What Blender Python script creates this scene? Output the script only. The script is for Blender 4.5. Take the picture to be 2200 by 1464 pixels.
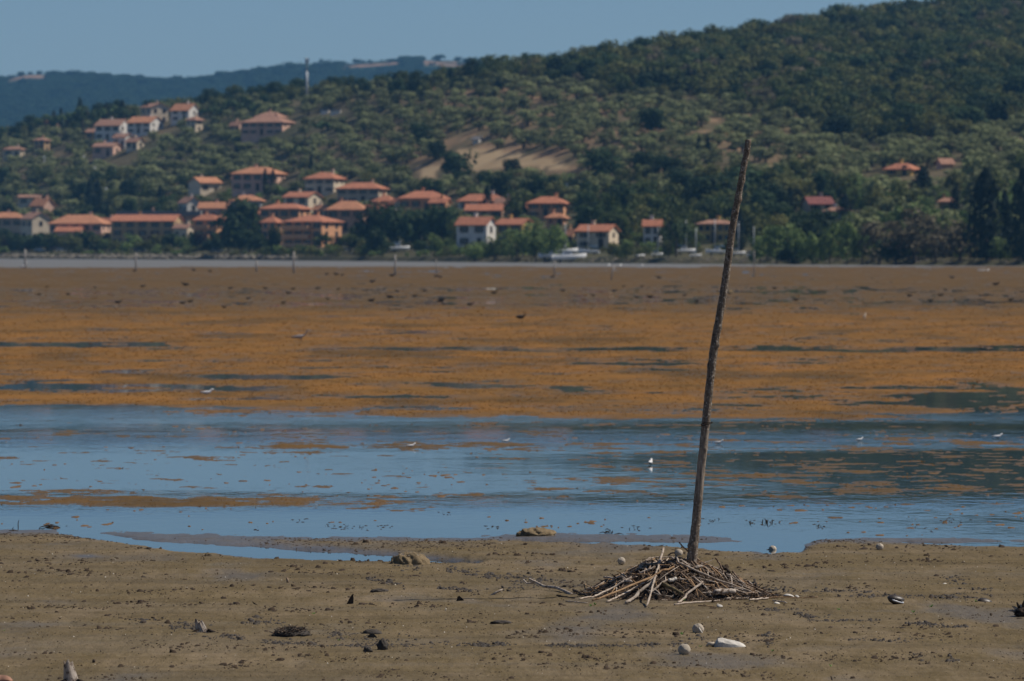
import bpy, math, random
import numpy as np
from mathutils import Vector, Matrix

for o in list(bpy.data.objects):
    bpy.data.objects.remove(o)
SC = bpy.context.scene
R = math.radians

# ------------------------------------------------------------------ camera, sky, sun, exposure
F = 12222.2            # focal length in photograph pixels (200 mm on a 36 mm, 2200 px wide frame)
CX, CY, YH, CAMH = 1100.0, 732.0, 535.0, 2.8
PITCH = math.atan((CY - YH) / F)
cam = bpy.data.cameras.new('camera'); cam_o = bpy.data.objects.new('camera', cam)
SC.collection.objects.link(cam_o); SC.camera = cam_o
cam_o.location = (0, 0, CAMH); cam_o.rotation_euler = (R(90) - PITCH, 0, 0)
cam.lens = 200; cam.sensor_width = 36; cam.sensor_fit = 'HORIZONTAL'
cam.clip_start = 1.0; cam.clip_end = 30000
cam.dof.use_dof = True; cam.dof.focus_distance = 45.2; cam.dof.aperture_fstop = 6.7

SUN_EL, SUN_AZ = R(52), R(80)       # azimuth measured from the view direction (+Y) to the right (+X)
W = bpy.data.worlds.new('World'); SC.world = W; W.use_nodes = True
wn = W.node_tree.nodes; wl = W.node_tree.links
sky = wn.new('ShaderNodeTexSky'); sky.sky_type = 'NISHITA'; sky.sun_disc = False
sky.sun_elevation = SUN_EL; sky.sun_rotation = SUN_AZ
sky.altitude = 0; sky.air_density = 0.75; sky.dust_density = 0.0; sky.ozone_density = 8.0
wl.new(sky.outputs[0], wn['Background'].inputs[0]); wn['Background'].inputs[1].default_value = 0.060
sun = bpy.data.lights.new('sun', 'SUN'); sun_o = bpy.data.objects.new('sun', sun); SC.collection.objects.link(sun_o)
sun.energy = 4.2; sun.angle = R(0.5); sun.color = (1.0, 0.93, 0.83)
sdir = Vector((math.sin(SUN_AZ) * math.cos(SUN_EL), math.cos(SUN_AZ) * math.cos(SUN_EL), math.sin(SUN_EL)))
sun_o.rotation_euler = sdir.to_track_quat('Z', 'Y').to_euler()
SC.view_settings.view_transform = 'Standard'; SC.view_settings.look = 'None'
SC.view_settings.exposure = 0.0; SC.view_settings.gamma = 1.0
SC.cycles.use_denoising = True
SC.cycles.max_bounces = 6; SC.cycles.diffuse_bounces = 2; SC.cycles.glossy_bounces = 3
SC.cycles.transparent_max_bounces = 8; SC.cycles.volume_bounces = 0
SC.cycles.caustics_reflective = False; SC.cycles.caustics_refractive = False

# ------------------------------------------------------------------ geometry of the view
cp, sp = math.cos(PITCH), math.sin(PITCH)
def plane_pt(u, v, z=0.0):
    """world x, y where the ray through photograph pixel (u, v) meets height z"""
    u = np.asarray(u, float); v = np.asarray(v, float)
    dy = (CY - v) / F
    s = (CAMH - z) / (sp - dy * cp)
    return (u - CX) / F * s, s * (cp + dy * sp)
def project(x, y, z):
    zz = z - CAMH
    depth = y * cp - zz * sp
    return CX + F * x / depth, CY - F * (y * sp + zz * cp) / depth
def at(u, v, D):
    dy = (CY - v) / F
    s = D / (cp + dy * sp)
    return Vector(((u - CX) / F * s, D, CAMH + s * (-sp + dy * cp)))
def gpt(u, v, z=0.0):
    x, y = plane_pt(u, v, z); return Vector((float(x), float(y), z))

# ------------------------------------------------------------------ noise
_PC = {}
def perlin(x, y, seed=0):
    if seed not in _PC:
        rs = np.random.RandomState(seed); p = rs.permutation(256); ang = rs.rand(256) * 2 * np.pi
        _PC[seed] = (np.concatenate([p, p, p]), np.cos(ang), np.sin(ang))
    p, gx, gy = _PC[seed]
    xi = np.floor(x).astype(np.int64); yi = np.floor(y).astype(np.int64)
    xf, yf = x - xi, y - yi; xi &= 255; yi &= 255
    def g(ix, iy, dx, dy):
        h = p[p[ix & 255] + (iy & 255)]
        return gx[h] * dx + gy[h] * dy
    uu = xf * xf * xf * (xf * (xf * 6 - 15) + 10); vv = yf * yf * yf * (yf * (yf * 6 - 15) + 10)
    a = g(xi, yi, xf, yf); b = g(xi + 1, yi, xf - 1, yf)
    c = g(xi, yi + 1, xf, yf - 1); d = g(xi + 1, yi + 1, xf - 1, yf - 1)
    return ((a + (b - a) * uu) * (1 - vv) + (c + (d - c) * uu) * vv) * 1.5
def fbm(x, y, scale, octv=4, seed=0, gain=0.5):
    x = np.asarray(x, float) / scale; y = np.asarray(y, float) / scale
    t = 0; a = 1; n = 0
    for k in range(octv):
        t = t + a * perlin(x + 13.7 * k, y - 7.3 * k, seed + k); n += a; a *= gain; x = x * 2.03; y = y * 2.03
    return t / n
def sstep(a, b, x):
    t = np.clip((x - a) / (b - a), 0, 1); return t * t * (3 - 2 * t)

# ------------------------------------------------------------------ objects
COL = SC.collection
def mesh_from(name, verts, faces, smooth=False, mats=None, fmat=None):
    m = bpy.data.meshes.new(name)
    if isinstance(faces, np.ndarray) and isinstance(verts, np.ndarray):
        n, k = faces.shape
        m.vertices.add(len(verts)); m.vertices.foreach_set('co', verts.astype(np.float32).ravel())
        m.loops.add(n * k); m.loops.foreach_set('vertex_index', faces.astype(np.int32).ravel())
        m.polygons.add(n)
        m.polygons.foreach_set('loop_start', np.arange(0, n * k, k, dtype=np.int32))
        m.update(calc_edges=True); m.validate()
    else:
        m.from_pydata([tuple(v) for v in verts], [], [tuple(f) for f in faces]); m.update()
    if smooth: m.polygons.foreach_set('use_smooth', [True] * len(m.polygons))
    for a in (mats or []): m.materials.append(a)
    if fmat is not None: m.polygons.foreach_set('material_index', np.asarray(fmat, dtype=np.int32))
    return m
def obj(name, mesh, parent=None, loc=None, rz=None, label=None, cat=None, group=None, kind=None):
    o = bpy.data.objects.new(name, mesh); COL.objects.link(o)
    if parent is not None: o.parent = parent
    if loc is not None: o.location = loc
    if rz is not None: o.rotation_euler = (0, 0, rz)
    for k, v in (('label', label), ('category', cat), ('group', group), ('kind', kind)):
        if v: o[k] = v
    return o
def attr(mesh, name, vals):
    a = mesh.attributes.new(name, 'FLOAT', 'POINT'); a.data.foreach_set('value', np.asarray(vals, np.float32).ravel())

class MB:
    """collects solids into one mesh"""
    def __init__(s): s.v = []; s.f = []; s.m = []
    def add(s, v, f, mi=0):
        b = len(s.v); s.v += [tuple(p) for p in v]; s.f += [tuple(b + i for i in q) for q in f]; s.m += [mi] * len(f); return s
    def box(s, x0, x1, y0, y1, z0, z1, mi=0):
        v = [(x0,y0,z0),(x1,y0,z0),(x1,y1,z0),(x0,y1,z0),(x0,y0,z1),(x1,y0,z1),(x1,y1,z1),(x0,y1,z1)]
        return s.add(v, [(0,3,2,1),(4,5,6,7),(0,1,5,4),(1,2,6,5),(2,3,7,6),(3,0,4,7)], mi)
    def tube(s, pts, rad, n=8, mi=0, jit=0.0, rng=None, squash=1.0):
        pts = [Vector(p) for p in pts]
        if not hasattr(rad, '__len__'): rad = [rad] * len(pts)
        v = []; f = []; K = len(pts)
        for i, p in enumerate(pts):
            t = (pts[min(i+1, K-1)] - pts[max(i-1, 0)]).normalized()
            ref = Vector((0,0,1)) if abs(t.z) < 0.9 else Vector((1,0,0))
            a = t.cross(ref).normalized(); b = a.cross(t)
            for k in range(n):
                th = 2*math.pi*k/n; r = rad[i] * (1 + (jit*(rng.random()-0.5) if rng else 0))
                v.append(p + a*(math.cos(th)*r) + b*(math.sin(th)*r*squash))
        for i in range(K-1):
            for k in range(n):
                f.append((i*n+k, i*n+(k+1)%n, (i+1)*n+(k+1)%n, (i+1)*n+k))
        f.append(tuple(range(n-1, -1, -1))); f.append(tuple((K-1)*n+k for k in range(n)))
        return s.add(v, f, mi)
    def mesh(s, name, mats, smooth=False): return mesh_from(name, s.v, s.f, smooth, mats, s.m)

# ------------------------------------------------------------------ materials
def lin(r, g, b):
    return tuple(((c/255)/12.92 if c/255 <= 0.04045 else ((c/255+0.055)/1.055)**2.4) for c in (r, g, b))
def nodes(name):
    m = bpy.data.materials.new(name); m.use_nodes = True
    nt = m.node_tree; return m, nt, nt.nodes, nt.links, nt.nodes['Principled BSDF']
def N(nt, t, **kw):
    n = nt.nodes.new(t)
    for k, v in kw.items():
        if k.startswith('i_'):
            key = k[2:]; key = int(key) if key.isdigit() else key.replace('_', ' ')
            n.inputs[key].default_value = v
        else: setattr(n, k, v)
    return n
def noise(nt, scale, detail=4, vec=None, rough=0.55):
    n = N(nt, 'ShaderNodeTexNoise', i_Scale=scale, i_Detail=detail, i_Roughness=rough)
    if vec is not None: nt.links.new(vec, n.inputs['Vector'])
    return n.outputs['Fac']
def ramp(nt, fac, stops):
    r = N(nt, 'ShaderNodeValToRGB'); e = r.color_ramp.elements
    while len(e) < len(stops): e.new(0.5)
    for i, (p, c) in enumerate(stops):
        e[i].position = p; e[i].color = (c[0], c[1], c[2], 1) if hasattr(c, '__len__') else (c, c, c, 1)
    nt.links.new(fac, r.inputs[0]); return r.outputs[0]
def mix(nt, fac, a, b, mode='MIX'):
    m = N(nt, 'ShaderNodeMix', data_type='RGBA', blend_type=mode)
    for s, val in ((0, fac), (6, a), (7, b)):
        if hasattr(val, 'links'): nt.links.new(val, m.inputs[s])
        elif hasattr(val, '__len__'): m.inputs[s].default_value = (val[0], val[1], val[2], 1)
        else: m.inputs[s].default_value = val
    return m.outputs[2]
def math_n(nt, op, a, b=None, c=None):
    m = N(nt, 'ShaderNodeMath', operation=op)
    for i, val in enumerate((a, b, c)):
        if val is None: continue
        if hasattr(val, 'links'): nt.links.new(val, m.inputs[i])
        else: m.inputs[i].default_value = val
    return m.outputs[0]
def bump(nt, bsdf, h, strength, dist):
    b = N(nt, 'ShaderNodeBump', i_Strength=strength, i_Distance=dist)
    nt.links.new(h, b.inputs['Height']); nt.links.new(b.outputs[0], bsdf.inputs['Normal'])
def pos(nt): return N(nt, 'ShaderNodeNewGeometry').outputs['Position']
def objc(nt): return N(nt, 'ShaderNodeTexCoord').outputs['Object']
def rnd(nt): return N(nt, 'ShaderNodeObjectInfo').outputs['Random']
def at_n(nt, name): return N(nt, 'ShaderNodeAttribute', attribute_name=name).outputs['Fac']

def simple(name, col, rough=0.8, var=0.25, scale=3.0, bumps=0.0, objvar=0.0, spec=0.3, dark=0.6):
    """base colour broken up by noise; a little colour change from one object to the next"""
    m, nt, n, l, b = nodes(name)
    f = noise(nt, scale, 5, objc(nt))
    c = mix(nt, ramp(nt, f, [(0.3, 0.0), (0.7, 1.0)]), tuple(k*(1-var) for k in col), tuple(min(1, k*(1+var*0.6)) for k in col))
    if objvar:
        c = mix(nt, math_n(nt, 'MULTIPLY', rnd(nt), objvar), c, tuple(k*dark for k in col))
    l.new(c, b.inputs['Base Color']); b.inputs['Roughness'].default_value = rough
    b.inputs['Specular IOR Level'].default_value = spec
    if bumps: bump(nt, b, noise(nt, scale*4, 5, objc(nt)), 0.6, bumps)
    return m

def leaf_mat(name, dark, light, trans=0.30, hue=None):
    m, nt, n, l, b = nodes(name)
    f = noise(nt, 0.9, 3, objc(nt))
    c = mix(nt, ramp(nt, f, [(0.35, 0), (0.65, 1)]), dark, light)
    c = mix(nt, ramp(nt, rnd(nt), [(0.0, 0.0), (1.0, 0.75)]), c, hue or tuple(0.55*a+0.45*d for a, d in zip(light, dark)))
    vm = math_n(nt, 'ADD', math_n(nt, 'MULTIPLY', rnd(nt), 0.62), 0.66)
    c = mix(nt, 1.0, c, vm, 'MULTIPLY')
    l.new(c, b.inputs['Base Color']); b.inputs['Roughness'].default_value = 0.75
    b.inputs['Specular IOR Level'].default_value = 0.2
    tr = N(nt, 'ShaderNodeBsdfTranslucent'); l.new(c, tr.inputs[0])
    mx = N(nt, 'ShaderNodeMixShader'); mx.inputs[0].default_value = trans
    l.new(b.outputs[0], mx.inputs[1]); l.new(tr.outputs[0], mx.inputs[2])
    l.new(mx.outputs[0], nt.nodes['Material Output'].inputs[0])
    return m

M = {}
M['trunk'] = simple('bark', (0.11, 0.085, 0.065), 0.9, 0.4, 4)
M['olive'] = leaf_mat('olive_leaves', (0.145, 0.165, 0.066), (0.265, 0.285, 0.130))
M['broad'] = leaf_mat('broad_leaves', (0.044, 0.074, 0.016), (0.115, 0.165, 0.036), hue=(0.145, 0.130, 0.042))
M['dark'] = leaf_mat('dark_leaves', (0.020, 0.042, 0.014), (0.050, 0.082, 0.026))
M['cypress'] = leaf_mat('cypress_leaves', (0.006, 0.016, 0.010), (0.016, 0.030, 0.017), 0.03)
M['pine'] = leaf_mat('pine_needles', (0.036, 0.066, 0.022), (0.085, 0.13, 0.04), 0.1)
M['willow'] = leaf_mat('willow_leaves', (0.095, 0.145, 0.035), (0.20, 0.265, 0.08))
M['brown'] = leaf_mat('dry_foliage', (0.12, 0.102, 0.060), (0.22, 0.185, 0.11))
M['far'] = leaf_mat('far_leaves', (0.026, 0.058, 0.030), (0.062, 0.115, 0.058), 0.2)
M['plum'] = leaf_mat('plum_leaves', (0.022, 0.012, 0.016), (0.045, 0.024, 0.030))

# ================================================================== THE SETTING
# ---- height of the lake bed, authored as a profile along the view and noise in metres
def chan(u, v, pts, depth):
    p = np.array(pts); c = np.interp(u, p[:, 0], p[:, 1]); w = np.interp(u, p[:, 0], p[:, 2])
    fade = sstep(p[0, 0] - 40, p[0, 0] + 20, u) * (1 - sstep(p[-1, 0] - 10, p[-1, 0] + 40, u))
    return depth * np.exp(-((v - c) / np.maximum(w, 0.5)) ** 2) * fade
def lakebed(x, y):
    u, v = project(x, y, 0 * x)
    n1 = fbm(x, y, 7.0, 5, 11); n2 = fbm(x, y, 1.6, 4, 31); n3 = fbm(x, y, 0.35, 4, 51); n4 = fbm(x, y, 26.0, 4, 71); n5 = fbm(x, y * 0.4, 0.11, 2, 91); nA = fbm(x, y * 0.50, 2.2, 6, 111, 0.72); nB = fbm(x, y * 0.8, 0.9, 5, 121, 0.75)
    edge = np.interp(u, [-900, 0, 120, 300, 560, 800, 1000, 1150, 1500, 1640, 1720, 1760, 1960, 2200, 3100],
                        [1140, 1143, 1141, 1146, 1154, 1157, 1158, 1150, 1153, 1168, 1180, 1163, 1160, 1168, 1180]) + 7 * n2 + 6 * n1
    s = (v - edge)
    near = -0.046 + 0.100 * sstep(-38, 36, s) + 0.03 * sstep(40, 300, s) * (0.5 + n1)
    vw = v + 5 * n2 + 4 * n3
    near = near - chan(u, vw, [(150, 1147, 6), (330, 1174, 10), (540, 1191, 15), (840, 1203, 12), (1010, 1214, 5)], 0.105) \
                - chan(u, vw, [(1100, 1166, 3), (1300, 1171, 6), (1500, 1176, 9), (1640, 1180, 12), (1700, 1182, 8)], 0.10) \
                - chan(u, vw, [(1930, 1168, 3), (2060, 1172, 5), (2400, 1176, 6)], 0.075)
    near = near + 0.012 * n2 + 0.010 * n3 + 0.010 * fbm(x, y * 0.35, 0.16, 3, 131)
    # open water with patches of weed standing out of it
    emer = np.full_like(u, -0.30)
    def patch(u0, u1, v0, v1, k, su=60, sv=8):
        return k * sstep(u0 - su, u0 + su, u) * (1 - sstep(u1 - su, u1 + su, u)) * sstep(v0 - sv, v0 + sv, v) * (1 - sstep(v1 - sv, v1 + sv, v))
    emer += patch(-900, 330, 1064, 1092, 0.40) + patch(300, 680, 1070, 1090, 0.33) + patch(650, 1000, 1078, 1100, 0.18) + patch(560, 1150, 950, 966, 0.36) \
          + patch(1150, 3100, 925, 1062, 0.13, 120, 14) + patch(1850, 3100, 925, 975, 0.10, 120) + patch(250, 720, 962, 992, 0.16) + patch(-900, 2300, 1100, 1150, 0.07) + patch(330, 480, 1108, 1122, 0.30)
    wat = 0.024 * (emer + 0.42 * n1 + 1.0 * nB)
    # orange weed flats
    fl = 0.34 + 0 * u
    fl -= patch(-900, 620, 826, 842, 0.62, 90, 5) + patch(420, 760, 806, 818, 0.62, 60, 4) + patch(700, 1040, 820, 834, 0.5, 80, 4) + patch(950, 1280, 824, 842, 0.40)
    fl -= patch(640, 3100, 745, 755, 0.58, 90, 3) + patch(-900, 380, 735, 746, 0.55, 60, 3) + patch(1650, 3100, 726, 738, 0.22, 60, 3) + patch(1500, 1800, 715, 727, 0.25)
    fl -= patch(1550, 3100, 826, 880, 0.26, 120, 8) + patch(1950, 3100, 830, 910, 0.30, 90, 8) + patch(1100, 1700, 860, 925, 0.20, 90) + patch(-900, 330, 866, 915, 0.42, 90, 8) + patch(-900, 1100, 790, 880, 0.10, 90)
    fl -= patch(-900, 3100, 617, 662, 0.26, 60, 7)
    flats = 0.030 * (0.80 * fl + 0.06 + 0.26 * n4 + 0.36 * n1 + 0.95 * nA)
    e2 = np.interp(u, [-900, 0, 330, 620, 900, 1150, 1500, 1900, 2200, 3100], [868, 872, 884, 892, 903, 910, 905, 900, 896, 890]) + 8 * n1 + 4 * n2
    k = sstep(e2 - 26, e2 + 20, v + 6 * nA)
    far = flats * (1 - k) + wat * k
    k2 = sstep(-60, -36, s)
    h = far * (1 - k2) + near * k2
    h = h - 0.30 * (1 - sstep(566, 574, v + 4 * n4))          # the strip of open water under the far shore
    h = np.where(v > 1500, np.maximum(h, 0.03), h)
    return h, u, v, n1, n2, n3, n4

us = np.concatenate([np.arange(-1500, -100, 28), np.arange(-100, 2300, 3.2), np.arange(2300, 3700, 28)])
vs = np.concatenate([np.arange(1900, 1480, -8), np.arange(1480, 900, -1.35), np.arange(900, 561, -1.5)])
UU, VV = np.meshgrid(us, vs)
GX, GY = plane_pt(UU, VV)
GH, _, _, n1, n2, n3, n4 = lakebed(GX, GY)
idx = np.arange(GX.size).reshape(GX.shape)
quads = np.stack([idx[:-1, :-1], idx[:-1, 1:], idx[1:, 1:], idx[1:, :-1]], -1)
vq = np.maximum(np.maximum(GH[:-1, :-1], GH[:-1, 1:]), np.maximum(GH[1:, 1:], GH[1:, :-1]))
rowv = VV[:-1, :-1]
algae = np.clip(sstep(1150, 1105, VV) , 0, 1)
tone = np.clip(0.5 + 0.9 * n4 + 0.4 * n1, 0, 1)

def ground_mat():
    m, nt, n, l, b = nodes('mud')
    p = pos(nt); al = at_n(nt, 'algae'); wet = at_n(nt, 'wet'); tn = at_n(nt, 'tone'); gr = at_n(nt, 'grey')
    mp = N(nt, 'ShaderNodeMapping'); mp.inputs['Scale'].default_value = (1.0, 0.28, 1.0); l.new(p, mp.inputs[0]); q = mp.outputs[0]
    big = noise(nt, 0.35, 5, p); mid = noise(nt, 2.6, 6, q, 0.65); fine = noise(nt, 17.0, 5, q, 0.65)
    mud = mix(nt, ramp(nt, big, [(0.38, 0), (0.62, 1)]), (0.155, 0.117, 0.066), (0.212, 0.162, 0.104))
    mud = mix(nt, ramp(nt, noise(nt, 0.9, 6, p, 0.7), [(0.50, 0), (0.66, 0.75)]), mud, (0.128, 0.100, 0.052))
    mud = mix(nt, ramp(nt, noise(nt, 0.55, 5, p, 0.7), [(0.56, 0), (0.68, 0.7)]), mud, (0.150, 0.132, 0.105))
    mud = mix(nt, ramp(nt, mid, [(0.40, 0), (0.62, 1)]), mud, (0.138, 0.104, 0.056))
    mud = mix(nt, ramp(nt, fine, [(0.57, 0), (0.68, 0.6)]), mud, (0.085, 0.062, 0.038))
    mud = mix(nt, ramp(nt, noise(nt, 34.0, 3, q, 0.7), [(0.52, 0), (0.68, 0.5)]), mud, (0.24, 0.19, 0.12))
    ms = N(nt, 'ShaderNodeMapping'); ms.inputs['Scale'].default_value = (0.16, 1.0, 1.0); l.new(p, ms.inputs[0])
    mud = mix(nt, ramp(nt, noise(nt, 1.5, 6, ms.outputs[0], 0.7), [(0.47, 0), (0.62, 0.62)]), mud, (0.098, 0.076, 0.046))
    mud = mix(nt, ramp(nt, noise(nt, 0.8, 6, ms.outputs[0], 0.7), [(0.50, 0), (0.66, 0.5)]), mud, (0.140, 0.118, 0.088))
    org = mix(nt, ramp(nt, noise(nt, 0.8, 7, q, 0.7), [(0.36, 0), (0.64, 1)]), (0.195, 0.098, 0.028), (0.300, 0.143, 0.038))
    org = mix(nt, ramp(nt, tn, [(0.3, 0), (0.8, 1)]), org, (0.230, 0.118, 0.034))
    org = mix(nt, ramp(nt, noise(nt, 0.22, 4, p), [(0.45, 0), (0.75, 0.7)]), org, (0.150, 0.090, 0.034))
    org = mix(nt, ramp(nt, noise(nt, 1.7, 6, q, 0.75), [(0.50, 0), (0.62, 0.65)]), org, (0.105, 0.064, 0.028))
    org = mix(nt, ramp(nt, noise(nt, 0.38, 6, q, 0.7), [(0.50, 0), (0.66, 0.6)]), org, (0.355, 0.158, 0.037))
    org = mix(nt, 0.22, org, (0.165, 0.098, 0.052))
    org = mix(nt, gr, org, (0.100, 0.070, 0.036))
    org = mix(nt, ramp(nt, noise(nt, 0.16, 6, q, 0.7), [(0.52, 0), (0.60, 0.7)]), org, (0.085, 0.060, 0.034))
    c = mix(nt, al, mud, org)
    c = mix(nt, math_n(nt, 'MULTIPLY', wet, 0.6), c, (0.100, 0.086, 0.064))
    l.new(c, b.inputs['Base Color'])
    rg = math_n(nt, 'SUBTRACT', 0.92, math_n(nt, 'MULTIPLY', wet, 0.62)); l.new(rg, b.inputs['Roughness'])
    l.new(math_n(nt, 'ADD', math_n(nt, 'MULTIPLY', math_n(nt, 'MULTIPLY', wet, math_n(nt, 'SUBTRACT', 1.0, al)), 0.32), 0.02), b.inputs['Specular IOR Level'])
    hgt = math_n(nt, 'ADD', math_n(nt, 'MULTIPLY', mid, 1.4), math_n(nt, 'ADD', math_n(nt, 'MULTIPLY', fine, 0.35), math_n(nt, 'MULTIPLY', noise(nt, 90, 2, p), 0.12)))
    bump(nt, b, hgt, 0.7, 0.045)
    return m
M['mud'] = ground_mat()

def sheet(name, fsel, **kw):
    f = quads[fsel]
    used, inv = np.unique(f.ravel(), return_inverse=True)
    V = np.stack([GX.ravel()[used], GY.ravel()[used], GH.ravel()[used]], -1)
    m = mesh_from(name, V, inv.reshape(-1, 4), True, [M['mud']])
    a = algae.ravel()[used]; v_ = VV.ravel()[used]; h = GH.ravel()[used]
    attr(m, 'algae', a); attr(m, 'tone', tone.ravel()[used])
    xx, yy = V[:, 0], V[:, 1]; wn_ = sstep(0.05, 0.45, fbm(xx, yy * 0.5, 2.4, 4, 141)) * sstep(1330, 1180, v_) + 0.6 * sstep(0.15, 0.5, fbm(xx, yy * 0.5, 1.5, 4, 151)) * 1.4
    attr(m, 'wet', np.where(a > 0.5, 0.8 * sstep(0.010, 0.0, h), np.clip(sstep(0.046, 0.012, h) + wn_ * 0.75, 0, 1)))
    attr(m, 'grey', np.clip(sstep(700, 640, v_) * 0.75 + sstep(880, 930, v_) * 0.6, 0, 1))
    return obj(name, m, **kw)
emerged = vq > -0.03
sheet('mud_flat', (rowv > 1128) & (rowv < 2000), kind='structure')
sheet('algae_mat', (rowv <= 1128) & emerged, kind='stuff', label='orange-brown water weed lying in flats and patches on the shallow lake')

def water_mat():
    m, nt, n, l, b = nodes('lake_water')
    p = pos(nt)
    b.inputs['Base Color'].default_value = (0.012, 0.022, 0.026, 1)
    b.inputs['IOR'].default_value = 1.333
    b.inputs['Specular IOR Level'].default_value = 0.5
    mp = N(nt, 'ShaderNodeMapping'); mp.inputs['Scale'].default_value = (1.0, 0.55, 1.0); l.new(p, mp.inputs[0])
    rip = noise(nt, 5.0, 3, mp.outputs[0]); wv = noise(nt, 1.2, 2, mp.outputs[0])
    sy = N(nt, 'ShaderNodeSeparateXYZ'); l.new(p, sy.inputs[0])
    yj = math_n(nt, 'ADD', sy.outputs[1], math_n(nt, 'MULTIPLY', math_n(nt, 'SUBTRACT', noise(nt, 0.06, 3, p), 0.5), 9.0))
    def band(c, w, k):      # wind-ruffled lanes across the water
        return math_n(nt, 'MULTIPLY', math_n(nt, 'POWER', 2.718, math_n(nt, 'MULTIPLY', math_n(nt, 'POWER', math_n(nt, 'ABSOLUTE', math_n(nt, 'DIVIDE', math_n(nt, 'SUBTRACT', yj, c), w)), 2.0), -1.0)), k)
    patch = math_n(nt, 'ADD', math_n(nt, 'ADD', math_n(nt, 'ADD', band(84.0, 3.0, 4.5), band(96.0, 4.0, 2.5)), band(63.0, 2.0, 2.2)), math_n(nt, 'MULTIPLY', noise(nt, 0.11, 3, p), 0.42))
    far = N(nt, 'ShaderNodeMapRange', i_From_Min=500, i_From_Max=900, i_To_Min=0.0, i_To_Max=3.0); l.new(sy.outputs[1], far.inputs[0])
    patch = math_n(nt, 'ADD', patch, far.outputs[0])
    l.new(mix(nt, math_n(nt, 'MULTIPLY', far.outputs[0], 0.333), (0.012, 0.022, 0.026), (0.17, 0.16, 0.14)), b.inputs['Base Color'])      # sky's reflection under the far shore painted in as paler base colour
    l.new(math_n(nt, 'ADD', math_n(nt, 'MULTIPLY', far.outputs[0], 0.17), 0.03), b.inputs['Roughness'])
    h = math_n(nt, 'ADD', math_n(nt, 'MULTIPLY', rip, 0.6), wv)
    h = math_n(nt, 'MULTIPLY', h, patch)
    bump(nt, b, h, 0.16, 0.05)
    return m
M['water'] = water_mat()
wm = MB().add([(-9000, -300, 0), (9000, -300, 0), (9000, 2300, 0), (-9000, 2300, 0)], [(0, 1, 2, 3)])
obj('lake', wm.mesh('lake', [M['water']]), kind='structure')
M['earth'] = simple('earth', (0.16, 0.12, 0.075), 0.95, 0.3, 0.02)
gm = MB().add([(-10500, -400, -1.2), (10500, -400, -1.2), (10500, 10500, -1.2), (-10500, 10500, -1.2)], [(0, 1, 2, 3)])
obj('ground', gm.mesh('ground', [M['earth']]), kind='structure')
nm = MB().add([(-150, -60, 0.012), (150, -60, 0.012), (150, 27.6, 0.012), (-150, 27.6, 0.012)], [(0, 1, 2, 3)])
obj('mud_bank', nm.mesh('mud_bank', [M['earth']]), kind='structure')

# ---- the far shore and its hills
def shoreD(u):
    yw = np.interp(u, [-4000, -2000, 0, 500, 1000, 1500, 2200, 4000, 6000], [548, 550.5, 556, 559, 563.5, 567.5, 571.5, 574, 575])
    return CAMH * F / (yw - YH)
TC = [-6000, -2000, -600, 0, 300, 600, 900, 1060, 1300, 1600, 1900, 2200, 2900, 4200, 8000]
TROWS = [  # per column: list of (inland distance t, screen y of bare ground)
    [(110, 515), (180, 490), (270, 460), (370, 430), (470, 410), (560, 400), (700, 420), (1300, 480)],
    [(110, 512), (180, 480), (270, 430), (370, 390), (470, 360), (540, 350), (700, 380), (1300, 470)],
    [(110, 510), (180, 475), (270, 420), (370, 365), (470, 330), (530, 318), (700, 350), (1300, 460)],
    [(110, 508), (180, 470), (270, 405), (370, 345), (460, 308), (510, 298), (700, 330), (1300, 450)],
    [(110, 508), (180, 465), (270, 390), (370, 310), (450, 262), (500, 250), (700, 300), (1300, 440)],
    [(110, 505), (180, 455), (270, 372), (370, 285), (450, 228), (500, 214), (700, 260), (1300, 430)],
    [(110, 505), (180, 450), (270, 375), (370, 280), (460, 205), (500, 193), (700, 240), (1300, 420)],
    [(110, 505), (180, 450), (270, 370), (370, 275), (460, 190), (510, 170), (700, 210), (1300, 400)],
    [(110, 505), (180, 450), (270, 365), (370, 270), (460, 205), (540, 170), (640, 141), (1300, 300)],
    [(110, 508), (180, 455), (270, 375), (370, 290), (470, 225), (620, 155), (800, 94), (1400, 220)],
    [(110, 510), (180, 460), (270, 385), (370, 315), (480, 250), (700, 145), (950, 48), (1500, 140)],
    [(110, 512), (180, 462), (270, 385), (370, 315), (480, 260), (760, 130), (1100, 14), (1600, 80)],
    [(110, 512), (180, 462), (270, 385), (370, 310), (480, 250), (760, 110), (1150, -22), (1600, 40)],
    [(110, 512), (180, 465), (270, 400), (370, 330), (480, 280), (760, 140), (1150, 20), (1600, 80)],
    [(110, 515), (180, 490), (270, 450), (370, 420), (480, 400), (760, 380), (1150, 370), (1600, 380)]]
_T = np.zeros((len(TC), 11)); _Z = np.zeros((len(TC), 11))
for i, (u0, rows) in enumerate(zip(TC, TROWS)):
    d0 = float(shoreD(u0))
    pts = [(-5, -0.5), (4, 1.0), (50, 2.6)] + [(t, CAMH + (YH - yy) / F * (d0 + t)) for t, yy in rows]
    for j, (t, z) in enumerate(pts): _T[i, j] = t; _Z[i, j] = z
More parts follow.
